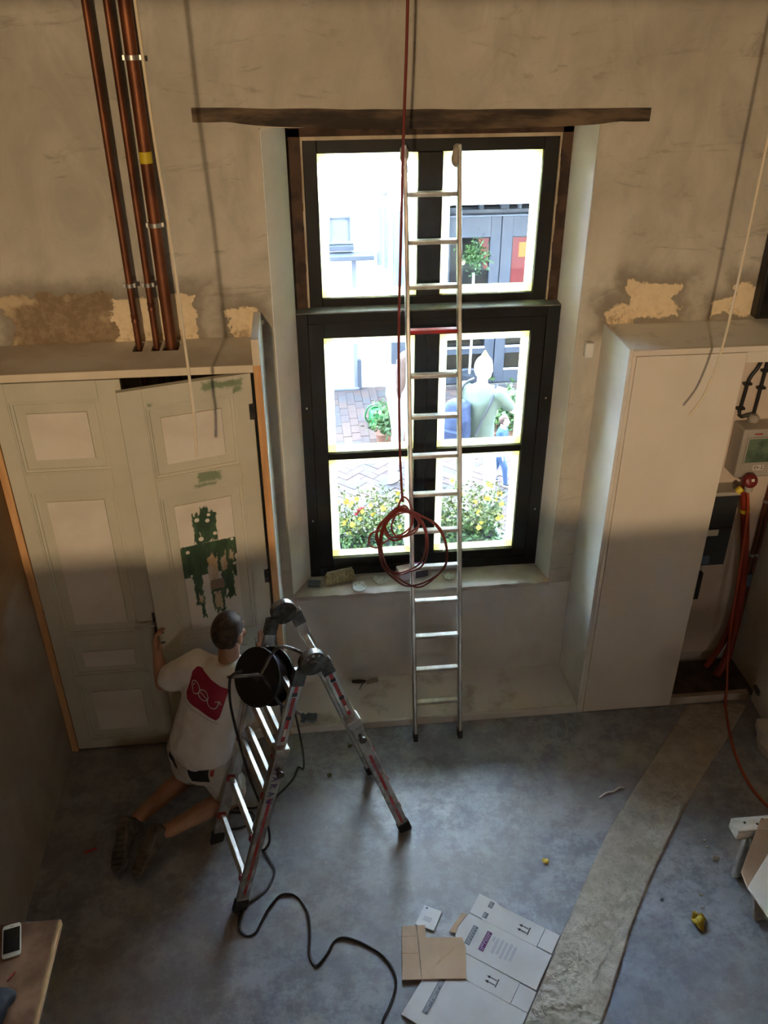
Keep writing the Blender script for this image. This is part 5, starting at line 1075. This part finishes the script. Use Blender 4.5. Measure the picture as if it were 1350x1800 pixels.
UB, WB = V((0.72, -0.69, 0)), V((0, 0, 1)); ob = V((-0.72, 3.60, 0.45)); db = V((0.66, 0.74, -0.05))
decal('pocket', M['pocket'], so, bs_, ob, UB, WB, db, [((-0.005, -0.005), (0.125, 0.035), (0.128, -0.055), (0.025, -0.075))], 0.003, 10)
decal('pocket', M['pocket'], so, bs_, ob, UB, WB, db, [((-0.175, 0.02), (-0.085, -0.025), (-0.09, -0.055), (-0.18, -0.02))], 0.003, 10)
decal('belt_loop', M['pocket'], so, bs_, ob, UB, WB, db, [((-0.135, 0.065), (-0.085, 0.035), (-0.085, 0.012), (-0.135, 0.035))], 0.003, 6)
decal('belt_loop', M['pocket'], so, bs_, ob, UB, WB, db, [((-0.03, 0.022), (0.05, 0.022), (0.05, 0.004), (-0.03, 0.002))], 0.003, 6)
decal('red_tab', M['redpaint'], so, bs_, ob, UB, WB, db, [((0.133, 0.03), (0.147, 0.03), (0.147, -0.01), (0.133, -0.01))], 0.003, 3)
# shoes, toes on the floor, soles turned to the room
def shoe(ank, heel, toe):
    ank, heel, toe = V(ank), V(heel), V(toe); ln = toe - heel; L_ = ln.length; f_ = ln.normalized()
    up = ank - heel.lerp(toe, 0.25); up = (up - f_ * up.dot(f_)).normalized(); sd = f_.cross(up)
    P = lambda a, h: heel + f_ * (L_ * a) + up * h
    u_ = MB(); u_.loft([(P(0.0, 0.035), sd * 0.020, up * 0.020), (P(0.04, 0.048), sd * 0.034, up * 0.046), (P(0.20, 0.055), sd * 0.037, up * 0.054), (P(0.42, 0.050), sd * 0.040, up * 0.047), (P(0.62, 0.040), sd * 0.046, up * 0.036), (P(0.82, 0.035), sd * 0.045, up * 0.029), (P(0.95, 0.030), sd * 0.032, up * 0.022), (P(1.0, 0.026), sd * 0.014, up * 0.010)], 20)
    u_.loft([(P(0.13, 0.075), sd * 0.038, f_ * 0.048), (P(0.13, 0.125), sd * 0.043, f_ * 0.052)], 18)
    o = blob('shoe', u_, M['shoe'], pe, 0.006, 5)
    q = MB(); ring_ = [(0.0, 0.012), (0.03, 0.028), (0.15, 0.036), (0.35, 0.035), (0.5, 0.038), (0.68, 0.048), (0.85, 0.044), (0.95, 0.030), (1.01, 0.008)]
    pts = [P(a, 0.0) + sd * w_ for a, w_ in ring_] + [P(a, 0.0) - sd * w_ for a, w_ in ring_[::-1]]
    q.prism(pts, up * 0.022); q.build('sole', M['sole'], o, bevel=0.004)
    tr = MB()
    for i in range(9):
        a = 0.07 + 0.105 * i; w_ = 0.026 + 0.012 * (0.5 < a < 0.95)
        tr.obox(P(a, -0.002), sd * w_, f_ * 0.008, up * 0.003)
    tr.build('tread', M['sole'], o, smooth=False)
    for k in range(4): MB().tube(spline([P(0.36 + 0.075 * k, 0.090 - 0.012 * k) - sd * 0.024, P(0.36 + 0.075 * k, 0.101 - 0.012 * k), P(0.36 + 0.075 * k, 0.090 - 0.012 * k) + sd * 0.024], 4), 0.003, 6).build('lace', M['rag'], o)
shoe(AL + V((0, 0, -0.01)), (-1.165, 3.475, 0.190), (-1.190, 3.215, 0.040)); shoe(AR + V((0, 0, -0.01)), (-0.975, 3.405, 0.190), (-1.085, 3.175, 0.040))

# ------------------------------------------------------------------ the street outside
GZ = -0.2
structure(MB().box(-7, 9, 5.15, 14, -0.45, GZ - 0.012).build('ground', M['street'], base=(0, 0, 0), smooth=False))
pv_ = thing('brick_paving', 'herringbone and straight-laid red brick paving of the street', 'paving', (1.3, 8.5, GZ), kind='structure')
BM = [MB().box(-0.098, 0.098, -0.048, 0.048, -0.03, 0.0).mesh('brick_%d' % i, V((0, 0, 0)), False) for i in range(4)]
for me, m_ in zip(BM, BR): me.materials.append(m_)
spots = []
a45 = math.radians(45); step = 0.1
for i in range(-40, 60):
    for j in range(-40, 60):
        # herringbone cell: pairs of one across and one along
        u0, v0 = (i + j * 2) * 0.1, (i - j * 2) * 0.1
        for (du, dv, r_) in ((0.10, 0.05, 0), (0.05, 0.20, math.pi / 2)):
            uu, vv = u0 + du, v0 + dv
            x = 1.3 + uu * math.cos(a45) - vv * math.sin(a45); y = 7.8 + uu * math.sin(a45) + vv * math.cos(a45)
            if -0.3 < x < 3.2 and 6.3 < y < 8.75: spots.append((x, y, r_ + a45))
for i in range(9):
    for j in range(20):
        x = 0.36 + i * 0.101; y = 8.85 + j * 0.201 - (i % 2) * 0.1
        if y < 10.5: spots.append((x, y, math.pi / 2))
for i in range(12):
    for j in range(9):
        x = 1.75 + i * 0.201 + (j % 2) * 0.1; y = 9.55 + j * 0.101
        spots.append((x, y, 0.0))
def seen(x, y):
    # visible through the panes from the room: rough wedge between window jambs, above the planters
    return 6.75 < y < 10.6 and 0.05 * y < x < 0.31 * y and not (0.148 * y < x < 0.158 * y)
rnd = random.Random(2); rnd.shuffle(spots); spots.sort(key=lambda q: (not seen(q[0], q[1]), q[1])); rest = [MB() for _ in BR]; nb = 0
for x, y, r_ in spots:
    k = rnd.choice((0, 0, 1, 1, 2, 3)); dz = rnd.uniform(-0.004, 0.004)
    if nb < 298 and seen(x, y):
        o = bpy.data.objects.new('brick', BM[k]); C.objects.link(o); o.parent = pv_; o.location = V((x, y, GZ + dz)) - pv_.location; o.rotation_euler = (rnd.uniform(-.01, .01), rnd.uniform(-.01, .01), r_); nb += 1
    else:
        c_, s__ = math.cos(r_), math.sin(r_); rest[k].obox((x, y, GZ - 0.015 + dz), (c_ * 0.098, s__ * 0.098, 0), (-s__ * 0.048, c_ * 0.048, 0), (0, 0, 0.015))
for k, q in enumerate(rest):
    if q.v: tag(q.build('far_bricks', BR[k], pv_, smooth=False), kind='stuff')

FY = 10.5
wbld = thing('white_building', 'white rendered building across street with small window and grey shutter', 'building', (0.9, 10.7, GZ))
MB().box(-6, 1.74, FY, 11.5, GZ, 7.5).build('wall', M['facade'], wbld, smooth=False)
fw = MB(); ring(fw, 0.365, 0.665, 1.655, 1.99, 0.035, FY - 0.04, FY + 0.02); fw = fw.build('window_frame', M['lgrey'], wbld, bevel=0.004)
MB().box(0.40, 0.63, FY - 0.012, FY - 0.004, 1.69, 1.955).build('pane', M['lgrey'], fw, smooth=False)
MB().box(0.36, 0.67, FY - 0.09, FY, 1.585, 1.645).build('window_sill', M['grey'], wbld, bevel=0.004)
MB().box(0.34, 0.90, FY - 0.22, FY, 1.50, 1.555).build('door_canopy', M['grey'], wbld, bevel=0.006)
MB().box(0.645, 0.695, FY - 0.05, FY, GZ, 1.50).build('door_post', M['lgrey'], wbld, bevel=0.004)
MB().box(0.685, 0.735, FY - 0.06, FY, GZ, 0.20).build('post_base', M['grey'], wbld, bevel=0.004)
MB().box(0.0, 0.645, FY - 0.03, FY, GZ + 0.03, 1.50).build('door', M['facade'], wbld, bevel=0.004)
MB().box(0.0, 0.70, FY - 0.08, FY, GZ, GZ + 0.03).build('doorstep', M['lgrey'], wbld, bevel=0.004)
MB().box(1.145, 1.34, FY - 0.05, FY, 0.95, 2.02).build('shutter', M['lgrey'], wbld, bevel=0.004)
MB().box(1.12, 1.37, FY - 0.07, FY, 0.13, 0.56).build('wall_cabinet', M['grey'], wbld, bevel=0.006)
MB().tube([(0.98, FY - 0.06, z) for z in (2.35, 2.0, 1.7, 1.4)], 0.03, 10).build('downpipe', M['lgrey'], wbld)
MB().tube([(1.06, FY - 0.06, z) for z in (2.30, 2.0, 1.6, 1.35)], 0.022, 10).build('downpipe', M['lgrey'], wbld)
MB().ell((1.02, FY - 0.08, 2.28), (0.07, 0.06, 0.07)).build('wall_lamp', M['lgrey'], wbld)
MB().box(0.90, 1.74, FY - 0.10, FY, 2.52, 2.545).build('cornice', M['lgrey'], wbld, bevel=0.003); MB().box(0.98, 1.74, FY - 0.14, FY, 2.80, 2.90).build('gutter', M['lgrey'], wbld, bevel=0.01)

shp = thing('shop_front', 'blue grey shop front with red posters under white awning', 'shop front', (2.5, 10.7, GZ))
MB().box(1.74, 8, FY + 0.35, 11.5, GZ, 7.5).build('wall', M['facade'], shp, smooth=False)
MB().box(1.76, 3.8, FY + 0.30, FY + 0.34, GZ, 2.0).build('back_wall', M['shopin'], shp, smooth=False)
fr = MB()
XS = (1.76, 1.83, 2.34, 2.58, 2.96, 3.20, 3.75)
for a, b_ in ((1.76, 1.84), (2.33, 2.455), (2.465, 2.60), (2.95, 3.15)): fr.box(a, b_, FY - 0.02, FY + 0.06, GZ, 1.98)
fr.box(1.84, 2.33, FY - 0.015, FY + 0.055, 1.68, 1.98); fr.box(2.60, 2.95, FY - 0.015, FY + 0.055, 1.68, 1.98)
for a, b_ in ((1.84, 2.33), (2.60, 2.95)):
    for z0, z1 in ((GZ, -0.02), (0.20, 0.30), (0.86, 0.98)): fr.box(a, b_, FY - 0.015, FY + 0.055, z0, z1)
fr.build('frame', M['grey'], shp, bevel=0.004)
for a, b_ in ((1.84, 2.33), (2.60, 2.95)):
    for z0, z1 in ((-0.02, 0.20), (0.30, 0.86), (0.98, 1.68)): MB().box(a, b_, FY + 0.015, FY + 0.021, z0, z1).build('pane', M['glass'], shp, smooth=False)
    for z in (0.295, -0.015): MB().box(a, b_, FY - 0.025, FY - 0.014, z - 0.012, z + 0.012).build('white_strip', M['awning'], shp, smooth=False)
    MB().box(a, b_, FY + 0.2, FY + 0.29, -0.1, 0.28).build('counter', M['warmwood'], shp, smooth=False)
MB().box(1.74, 3.8, FY - 0.12, FY + 0.02, 1.985, 2.03).build('cornice', M['dgrey'], shp, bevel=0.006)
MB().box(1.74, 3.8, FY - 0.08, FY + 0.02, 1.935, 1.955).build('cornice', M['lgrey'], shp, bevel=0.006)
MB().prism([(1.70, FY + 0.35, 2.42), (1.70, FY - 0.45, 2.18), (1.70, FY - 0.45, 2.15), (1.70, FY + 0.35, 2.36)], (2.6, 0, 0)).build('awning', M['awning'], shp, smooth=False)
MB().box(1.74, 3.8, FY + 0.18, FY + 0.36, 2.03, 2.14).build('brick_band', BR[3], shp, smooth=False)
MB().box(1.74, 3.8, FY - 0.30, FY - 0.24, 2.12, 2.16).build('awning_rail', M['dgrey'], shp, bevel=0.003)
for x, w_ in ((2.15, 0.05), (2.40, 0.10), (2.60, 0.05)): MB().box(x, x + w_, FY - 0.16, FY - 0.06, 2.03, 2.10).build('spotlight', M['dgrey'], shp, bevel=0.01)
MB().box(1.70, 3.8, FY + 0.27, FY + 0.36, 2.74, 2.84).build('fascia', M['lgrey'], shp, bevel=0.004); MB().box(1.70, 3.8, FY + 0.25, FY + 0.36, 2.64, 2.665).build('fascia', M['lgrey'], shp, bevel=0.004)
MB().prism([(2.19, FY + 0.03, 1.66), (2.325, FY + 0.03, 1.66), (2.325, FY + 0.03, 1.27), (2.27, FY + 0.03, 1.30)], (0, 0.004, 0)).build('red_poster', M['poster'], shp, smooth=False)
MB().box(2.62, 2.83, FY + 0.03, FY + 0.034, 1.10, 1.66).build('red_poster', M['poster'], shp, smooth=False)
MB().box(2.70, 2.80, FY + 0.028, FY + 0.03, 1.42, 1.60).build('orange_patch', M['orangef'], shp, smooth=False)
MB().ell((2.02, FY + 0.10, 1.36), (0.035, 0.03, 0.035), nu=12, nv=8).build('lit_bulb', M['bulb'], shp)
hp = thing('potted_bush', 'leafy bush in the shop window behind the ladder', 'plant', (2.12, FY - 0.12, GZ))
MB().lathe([(0.001, 0.0), (0.12, 0.0), (0.15, 0.22), (0.13, 0.22), (0.12, 0.20), (0.001, 0.20)], (2.12, FY - 0.17, GZ), (0, 0, 1), 20).build('pot', M['dgrey'], hp)
MB().tube([(2.12, FY - 0.17, GZ + 0.2), (2.13, FY - 0.17, 0.7), (2.11, FY - 0.17, 1.3)], 0.016, 8).build('stem', M['greywood'], hp)
tag(foliage_mb(lambda r: (2.12 + r.gauss(0, 0.075), FY - 0.17 + r.gauss(0, 0.06), 1.50 + r.gauss(0, 0.085)), 420, 0.05, 5).build('foliage', M['green'], hp, smooth=False), kind='stuff')
cable('white_hose', [(2.25, 10.15, GZ + 0.02), (2.40, 10.30, GZ + 0.02), (2.55, 10.20, GZ + 0.02), (2.70, 9.95, GZ + 0.02), (2.66, 9.70, GZ + 0.02), (2.55, 9.72, GZ + 0.02), (2.56, 9.95, GZ + 0.02), (2.72, 10.12, GZ + 0.02), (2.95, 10.15, GZ + 0.02)], 0.018, M['hosew'], 'white hose looped on paving before the shop front', 'hose')
cable('white_hose', [(2.15, 9.55, GZ + 0.02), (2.35, 9.50, GZ + 0.02), (2.55, 9.40, GZ + 0.02), (2.8, 9.42, GZ + 0.02), (3.1, 9.5, GZ + 0.02)], 0.016, M['hosew'], 'second white hose lying straight in front of the looped one', 'hose')

# planters in front of the window and pots across the street
def planter(x0, x1, y0, y1, z0, h, label, seed, top):
    p = thing('flower_planter', label, 'planter', ((x0 + x1) / 2, (y0 + y1) / 2, z0), 'planters under the window')
    bx_ = MB(); ring_t = 0.025
    bx_.box(x0, x1, y0, y0 + ring_t, z0, z0 + h); bx_.box(x0, x1, y1 - ring_t, y1, z0, z0 + h); bx_.box(x0, x0 + ring_t, y0 + ring_t, y1 - ring_t, z0, z0 + h); bx_.box(x1 - ring_t, x1, y0 + ring_t, y1 - ring_t, z0, z0 + h); bx_.box(x0 + ring_t, x1 - ring_t, y0 + ring_t, y1 - ring_t, z0, z0 + 0.03)
    bx_.build('trough', M['planter'], p, bevel=0.004)
    MB().box(x0 + ring_t, x1 - ring_t, y0 + ring_t, y1 - ring_t, z0 + 0.03, z0 + h - 0.03).build('soil', M['soil'], p, smooth=False)
    for sx in (0, 1):
        for sy_ in (0, 1): MB().box((x0, x1 - 0.04)[sx], (x0 + 0.04, x1)[sx], (y0, y1 - 0.04)[sy_], (y0 + 0.04, y1)[sy_], GZ, z0).build('leg', M['planter'], p, smooth=False)
    zt = z0 + h
    def f1(r):
        y = y0 + 0.03 + (y1 - y0 - 0.02) * r.random() ** 0.75; k = (y - y0) / (y1 - y0)
        return (r.uniform(x0 + 0.02, x1 - 0.02), y, zt - 0.06 + r.random() * (0.05 + 0.20 * k))
    def f2(r):
        k = r.random() ** 0.6
        return (r.uniform(x0 - 0.02, x1 + 0.02), y0 + (y1 - y0) * (0.40 + 0.75 * k), zt + r.random() * top * (0.45 + 0.55 * k))
    tag(foliage_mb(f1, 620, 0.05, seed).build('foliage', M['green'], p, smooth=False), kind='stuff')
    tag(foliage_mb(f2, 1300, 0.038, seed + 1).build('foliage', M['green2'], p, smooth=False), kind='stuff')
    r = random.Random(seed + 7)
    for i in range(26):
        c = V(f2(r)); c.z += 0.03; n_ = (V((0, -0.75, 0.66)) + V((r.uniform(-.4, .4), r.uniform(-.2, .2), r.uniform(-.2, .3)))).normalized()
        a = n_.orthogonal().normalized(); b_ = n_.cross(a); q = MB(); R_ = r.uniform(0.016, 0.030)
        for k in range(8):
            t0 = 2 * math.pi * k / 8; d0 = a * math.cos(t0) + b_ * math.sin(t0); d1 = a * math.cos(t0 + 0.45) + b_ * math.sin(t0 + 0.45); d2 = a * math.cos(t0 - 0.45) + b_ * math.sin(t0 - 0.45)
            q.add([c, c + d2 * R_ * 0.7 + n_ * 0.004, c + d0 * R_ + n_ * 0.001, c + d1 * R_ * 0.7 + n_ * 0.004], [(0, 1, 2, 3)])
        q.ell(c + n_ * 0.003, (R_ * 0.35,) * 3, nu=6, nv=4)
        q.build('flower', M['orangef'] if i % 7 == 0 else M['flower'], p, smooth=False)
    return p
PL = planter(0.19, 0.765, 5.78, 6.15, 0.09, 0.24, 'left planter of yellow flowers outside the window', 21, 0.40)
PR = planter(0.985, 1.56, 5.78, 6.15, 0.09, 0.24, 'right planter of yellow and orange flowers outside the window', 41, 0.42)
for p, c in ((PL, (0.40, 6.12, 0.55)), (PR, (0.985, 6.10, 0.55))):
    q = MB(); r = random.Random(5)
    for k in range(7): q.ell(V(c) + V((r.gauss(0, 0.016), r.gauss(0, 0.01), r.gauss(0, 0.014))), (0.016, 0.014, 0.014), nu=7, nv=5)
    MB().tube([V(c) + V((0, 0, -0.22)), V(c)], 0.004, 6).build('stalk', M['green'], p); o = q.build('red_blossom', M['redf'], p); o['label'] = 'red geranium blossom'
def pot_bush(x, y, label, seed, n=380, rx=0.16, h=0.30):
    p = thing('potted_shrub', label, 'plant', (x, y, GZ), 'shrubs in troughs across the street')
    bx_ = MB(); bx_.loft([((x, y, GZ), (rx * 0.9, 0, 0), (0, 0.12, 0)), ((x, y, GZ + 0.16), (rx * 1.05, 0, 0), (0, 0.14, 0))], 24, 6.0); bx_.build('trough', M['terra'], p)
    tag(foliage_mb(lambda r: (x + r.gauss(0, rx * 0.55), y + r.gauss(0, 0.09), GZ + 0.17 + abs(r.gauss(0, h * 0.5))), n, 0.075, seed).build('foliage', M['green'], p, smooth=False), kind='stuff')
pot_bush(0.93, 8.85, 'shrub in terracotta trough beside the green watering can', 61)
pot_bush(2.28, 8.75, 'wide shrub in terracotta trough behind the child', 62, 620, 0.26, 0.36)
wc_ = thing('watering_can', 'green plastic watering can standing across the street', 'watering can', (0.82, 9.3, GZ))
MB().lathe([(0.001, 0), (0.085, 0), (0.095, 0.02), (0.09, 0.20), (0.07, 0.23), (0.06, 0.23), (0.06, 0.21), (0.001, 0.21)], (0.82, 9.3, GZ), (0, 0, 1), 22).build('tank', M['canp'], wc_)
MB().tube(spline([(0.90, 9.3, GZ + 0.06), (0.97, 9.29, GZ + 0.18), (1.03, 9.28, GZ + 0.33)], 5), [0.026] * 5 + [0.02] * 5 + [0.018], 10).build('spout', M['canp'], wc_)
MB().lathe([(0.018, 0), (0.038, 0.03), (0.001, 0.034)], (1.03, 9.28, GZ + 0.33), (0.35, 0, 0.94), 14).build('rose', M['flower'], wc_)
MB().tube(spline([(0.745, 9.3, GZ + 0.04), (0.69, 9.3, GZ + 0.12), (0.72, 9.3, GZ + 0.24), (0.82, 9.3, GZ + 0.29), (0.87, 9.3, GZ + 0.24)], 6), 0.010, 8).build('handle', M['canp'], wc_)

# ------------------------------------------------------------------ passers-by
def passer(name_label, loc, H, face, cloth, legs, hairm, hair_back, arm_l, arm_r, lean=0.0, stride=0.12, cap=None):
    """standing figure of height H at loc, facing `face`; arm_* are hand targets in the figure's own (right, forward, up) frame as fractions of H"""
    f_, r_, u_ = dirs((*face, 0)); p = thing('person', name_label, 'person', loc); O_ = V(loc); k = H
    P = lambda x, y, z: O_ + r_ * (x * k) + f_ * ((y + lean * max(0, z - 0.5)) * k) + V((0, 0, z * k))
    b_ = MB(); hc = P(0, 0.01, 0.925)
    b_.ell(hc, (0.047 * k, 0.060 * k, 0.068 * k), (r_, f_, u_)); b_.ell(hc + f_ * 0.03 * k - u_ * 0.04 * k, (0.036 * k, 0.034 * k, 0.04 * k), (r_, f_, u_)); b_.cap(hc + f_ * 0.058 * k, 0.007 * k, hc + f_ * 0.068 * k - u_ * 0.02 * k, 0.009 * k)
    for s_ in (-1, 1): b_.ell(hc + r_ * (0.048 * s_ * k) - u_ * 0.008 * k, (0.007 * k, 0.013 * k, 0.019 * k), (r_, f_, u_), 10, 7)
    b_.cap(P(0, -0.005, 0.82), 0.033 * k, P(0, 0.0, 0.89), 0.031 * k)
    b_.loft([(P(0, 0, 0.50), r_ * 0.09 * k, f_ * 0.06 * k), (P(0, 0, 0.62), r_ * 0.078 * k, f_ * 0.055 * k), (P(0, 0, 0.76), r_ * 0.10 * k, f_ * 0.06 * k), (P(0, 0, 0.83), r_ * 0.05 * k, f_ * 0.04 * k)])
    c_ = MB(); c_.loft([(P(0, 0, 0.49), r_ * 0.100 * k, f_ * 0.072 * k), (P(0, 0, 0.60), r_ * 0.092 * k, f_ * 0.068 * k), (P(0, -0.005, 0.74), r_ * 0.112 * k, f_ * 0.072 * k), (P(0, -0.005, 0.80), r_ * 0.095 * k, f_ * 0.055 * k), (P(0, -0.003, 0.835), r_ * 0.042 * k, f_ * 0.036 * k)], 24)
    for s_, tgt in ((-1, arm_l), (1, arm_r)):
        sh_ = P(0.105 * s_, 0, 0.79); ha = P(*tgt); mid = sh_.lerp(ha, 0.5) + r_ * (0.02 * s_ * k) - V((0, 0, 0.03 * k))
        b_.cap(sh_, 0.030 * k, mid, 0.023 * k); b_.cap(mid, 0.023 * k, ha, 0.016 * k); c_.cap(sh_, 0.042 * k, sh_.lerp(mid, 0.75), 0.036 * k)
        dr_ = (ha - mid).normalized(); sd_ = dr_.cross(V((0, 0, 1))).normalized() if abs(dr_.z) < 0.95 else r_
        b_.ell(ha + dr_ * 0.025 * k, (0.027 * k, 0.021 * k, 0.011 * k), (dr_, sd_, dr_.cross(sd_)), 10, 7)
        for q_ in range(4): b_.cap(ha + dr_ * 0.045 * k + sd_ * ((q_ - 1.5) * 0.010 * k), 0.0055 * k, ha + dr_ * (0.082 - 0.005 * abs(q_ - 1.3)) * k + sd_ * ((q_ - 1.5) * 0.012 * k), 0.0045 * k, 8)
        b_.cap(ha + dr_ * 0.015 * k + sd_ * 0.016 * k, 0.0065 * k, ha + dr_ * 0.045 * k + sd_ * 0.036 * k, 0.005 * k, 8)
    t_ = MB()
    t_.loft([(P(0, 0, 0.46), r_ * 0.098 * k, f_ * 0.068 * k), (P(0, 0, 0.53), r_ * 0.096 * k, f_ * 0.068 * k)], 20)
    feet = []
    for s_ in (-1, 1):
        hp_ = P(0.052 * s_, 0, 0.49); kn = P(0.055 * s_, 0.03 + stride * 0.5 * s_, 0.28); an = P(0.055 * s_, stride * s_, 0.05)
        t_.cap(hp_, 0.054 * k, kn, 0.042 * k); t_.cap(kn, 0.042 * k, an + V((0, 0, 0.0)), 0.032 * k); b_.cap(kn, 0.03 * k, an, 0.022 * k); feet.append(an)
    blob('body', b_, M['skinl'], p, 0.0075 * max(1, k), 3)
    blob('top', c_, cloth, p, 0.010 * k, 4, 0.004 * k, 9); blob('trousers', t_, legs, p, 0.010 * k, 4, 0.004 * k, 11)
    for an in feet:
        q = MB().ell(an + f_ * 0.035 * k - V((0, 0, 0.022 * k)), (0.030 * k, 0.078 * k, 0.026 * k), (r_, f_, V((0, 0, 1)))); o = q.build('shoe', M['inkd'] if legs is M['denim'] else M['lightcloth'], p)
        MB().ell(an + f_ * 0.035 * k - V((0, 0, 0.040 * k)), (0.033 * k, 0.083 * k, 0.010 * k), (r_, f_, V((0, 0, 1)))).build('sole', M['hosew'], o)
    h_ = MB().ell(hc - f_ * 0.008 * k + u_ * 0.008 * k, (0.052 * k, 0.064 * k, 0.070 * k), (r_, f_, u_), 30, 20)
    h_.f = [g for g in h_.f if (lambda c: c.dot(u_) > (0.035 * k if c.dot(f_) > 0.01 * k else -0.045 * k))(sum((h_.v[i] for i in g), V((0, 0, 0))) / len(g) - hc)]
    o = h_.build('cap' if cap else 'hair', hairm, p); o.modifiers.new('thick', 'SOLIDIFY').thickness = 0.006
    if hair_back:
        MB().loft([(hc - f_ * 0.05 * k + u_ * 0.02 * k, r_ * 0.045 * k, f_ * 0.022 * k), (P(0, -0.055, 0.84), r_ * 0.048 * k, f_ * 0.022 * k), (P(0, -0.065, 0.74), r_ * 0.036 * k, f_ * 0.016 * k), (P(0, -0.068, 0.68), r_ * 0.014 * k, f_ * 0.008 * k)], 16).build('long_hair', hairm, p)
    if cap: q = MB(); q.loft([(hc + u_ * 0.060 * k, r_ * 0.030 * k, f_ * 0.034 * k), (hc + u_ * 0.105 * k, r_ * 0.004 * k, f_ * 0.004 * k)], 14); q.build('cap_tip', cap, p)
    return p, P, r_, f_
pm_, PP, pr_, pf_ = passer('man outside in sage shirt and white cap with yellow tip, arm stretched right', (1.60, 7.25, GZ), 1.60, (0.55, 0.80), M['sage'], M['lightcloth'], M['hairw'], False, (-0.14, 0.08, 0.50), (0.20, 0.14, 0.64), 0.06, 0.10, M['flower'])
bk = thing('backpack', 'dark blue backpack on the back of the man in sage shirt', 'bag', PP(-0.10, -0.14, 0.50), None)
q = MB(); q.loft([(PP(-0.10, -0.115, 0.50), pr_ * 0.12, pf_ * 0.075), (PP(-0.10, -0.12, 0.54), pr_ * 0.15, pf_ * 0.10), (PP(-0.10, -0.12, 0.66), pr_ * 0.145, pf_ * 0.095), (PP(-0.09, -0.11, 0.74), pr_ * 0.11, pf_ * 0.07), (PP(-0.09, -0.105, 0.76), pr_ * 0.06, pf_ * 0.04)], 26, 3.0)
blob('pack', q, M['bluebag'], bk, 0.012, 4, 0.006, 9)
MB().loft([(PP(-0.10, -0.19, 0.52), pr_ * 0.10, pf_ * 0.03), (PP(-0.10, -0.19, 0.60), pr_ * 0.10, pf_ * 0.03)], 20, 4.0).build('front_pocket', M['bluebag'], bk)
MB().tube(spline([PP(0.02, -0.10, 0.56), PP(0.05, -0.075, 0.66), PP(0.085, -0.06, 0.76), PP(0.08, 0.02, 0.845)], 6), 0.012, 8).build('strap', M['inkd'], bk)
MB().tube(spline([PP(-0.13, -0.06, 0.72), PP(-0.10, -0.03, 0.82), PP(-0.07, 0.04, 0.84)], 6), 0.012, 8).build('strap', M['inkd'], bk)
hb = thing('hip_bag', 'blue hip bag worn by the man in sage shirt', 'bag', PP(0.06, -0.09, 0.46))
blob('pouch', MB().loft([(PP(0.06, -0.085, 0.455), pr_ * 0.10, pf_ * 0.035), (PP(0.06, -0.09, 0.48), pr_ * 0.12, pf_ * 0.045), (PP(0.06, -0.085, 0.535), pr_ * 0.11, pf_ * 0.035)], 20, 3.0), M['bluesh'], hb, 0.010, 3)
passer('small child outside in blue shirt and jeans, walking by the planters', (1.955, 7.78, GZ), 0.78, (0.85, -0.35), M['bluesh'], M['denim'], M['hairb'], False, (-0.17, 0.10, 0.50), (0.17, 0.06, 0.50), 0.05, 0.11)
passer('woman outside with long brown hair and white clothes behind the ladder', (0.985, 7.95, GZ), 1.42, (0.50, 0.60), M['lightcloth'], M['lightcloth'], M['hairb'], True, (-0.14, 0.05, 0.46), (0.14, 0.10, 0.50), 0.02, 0.08)
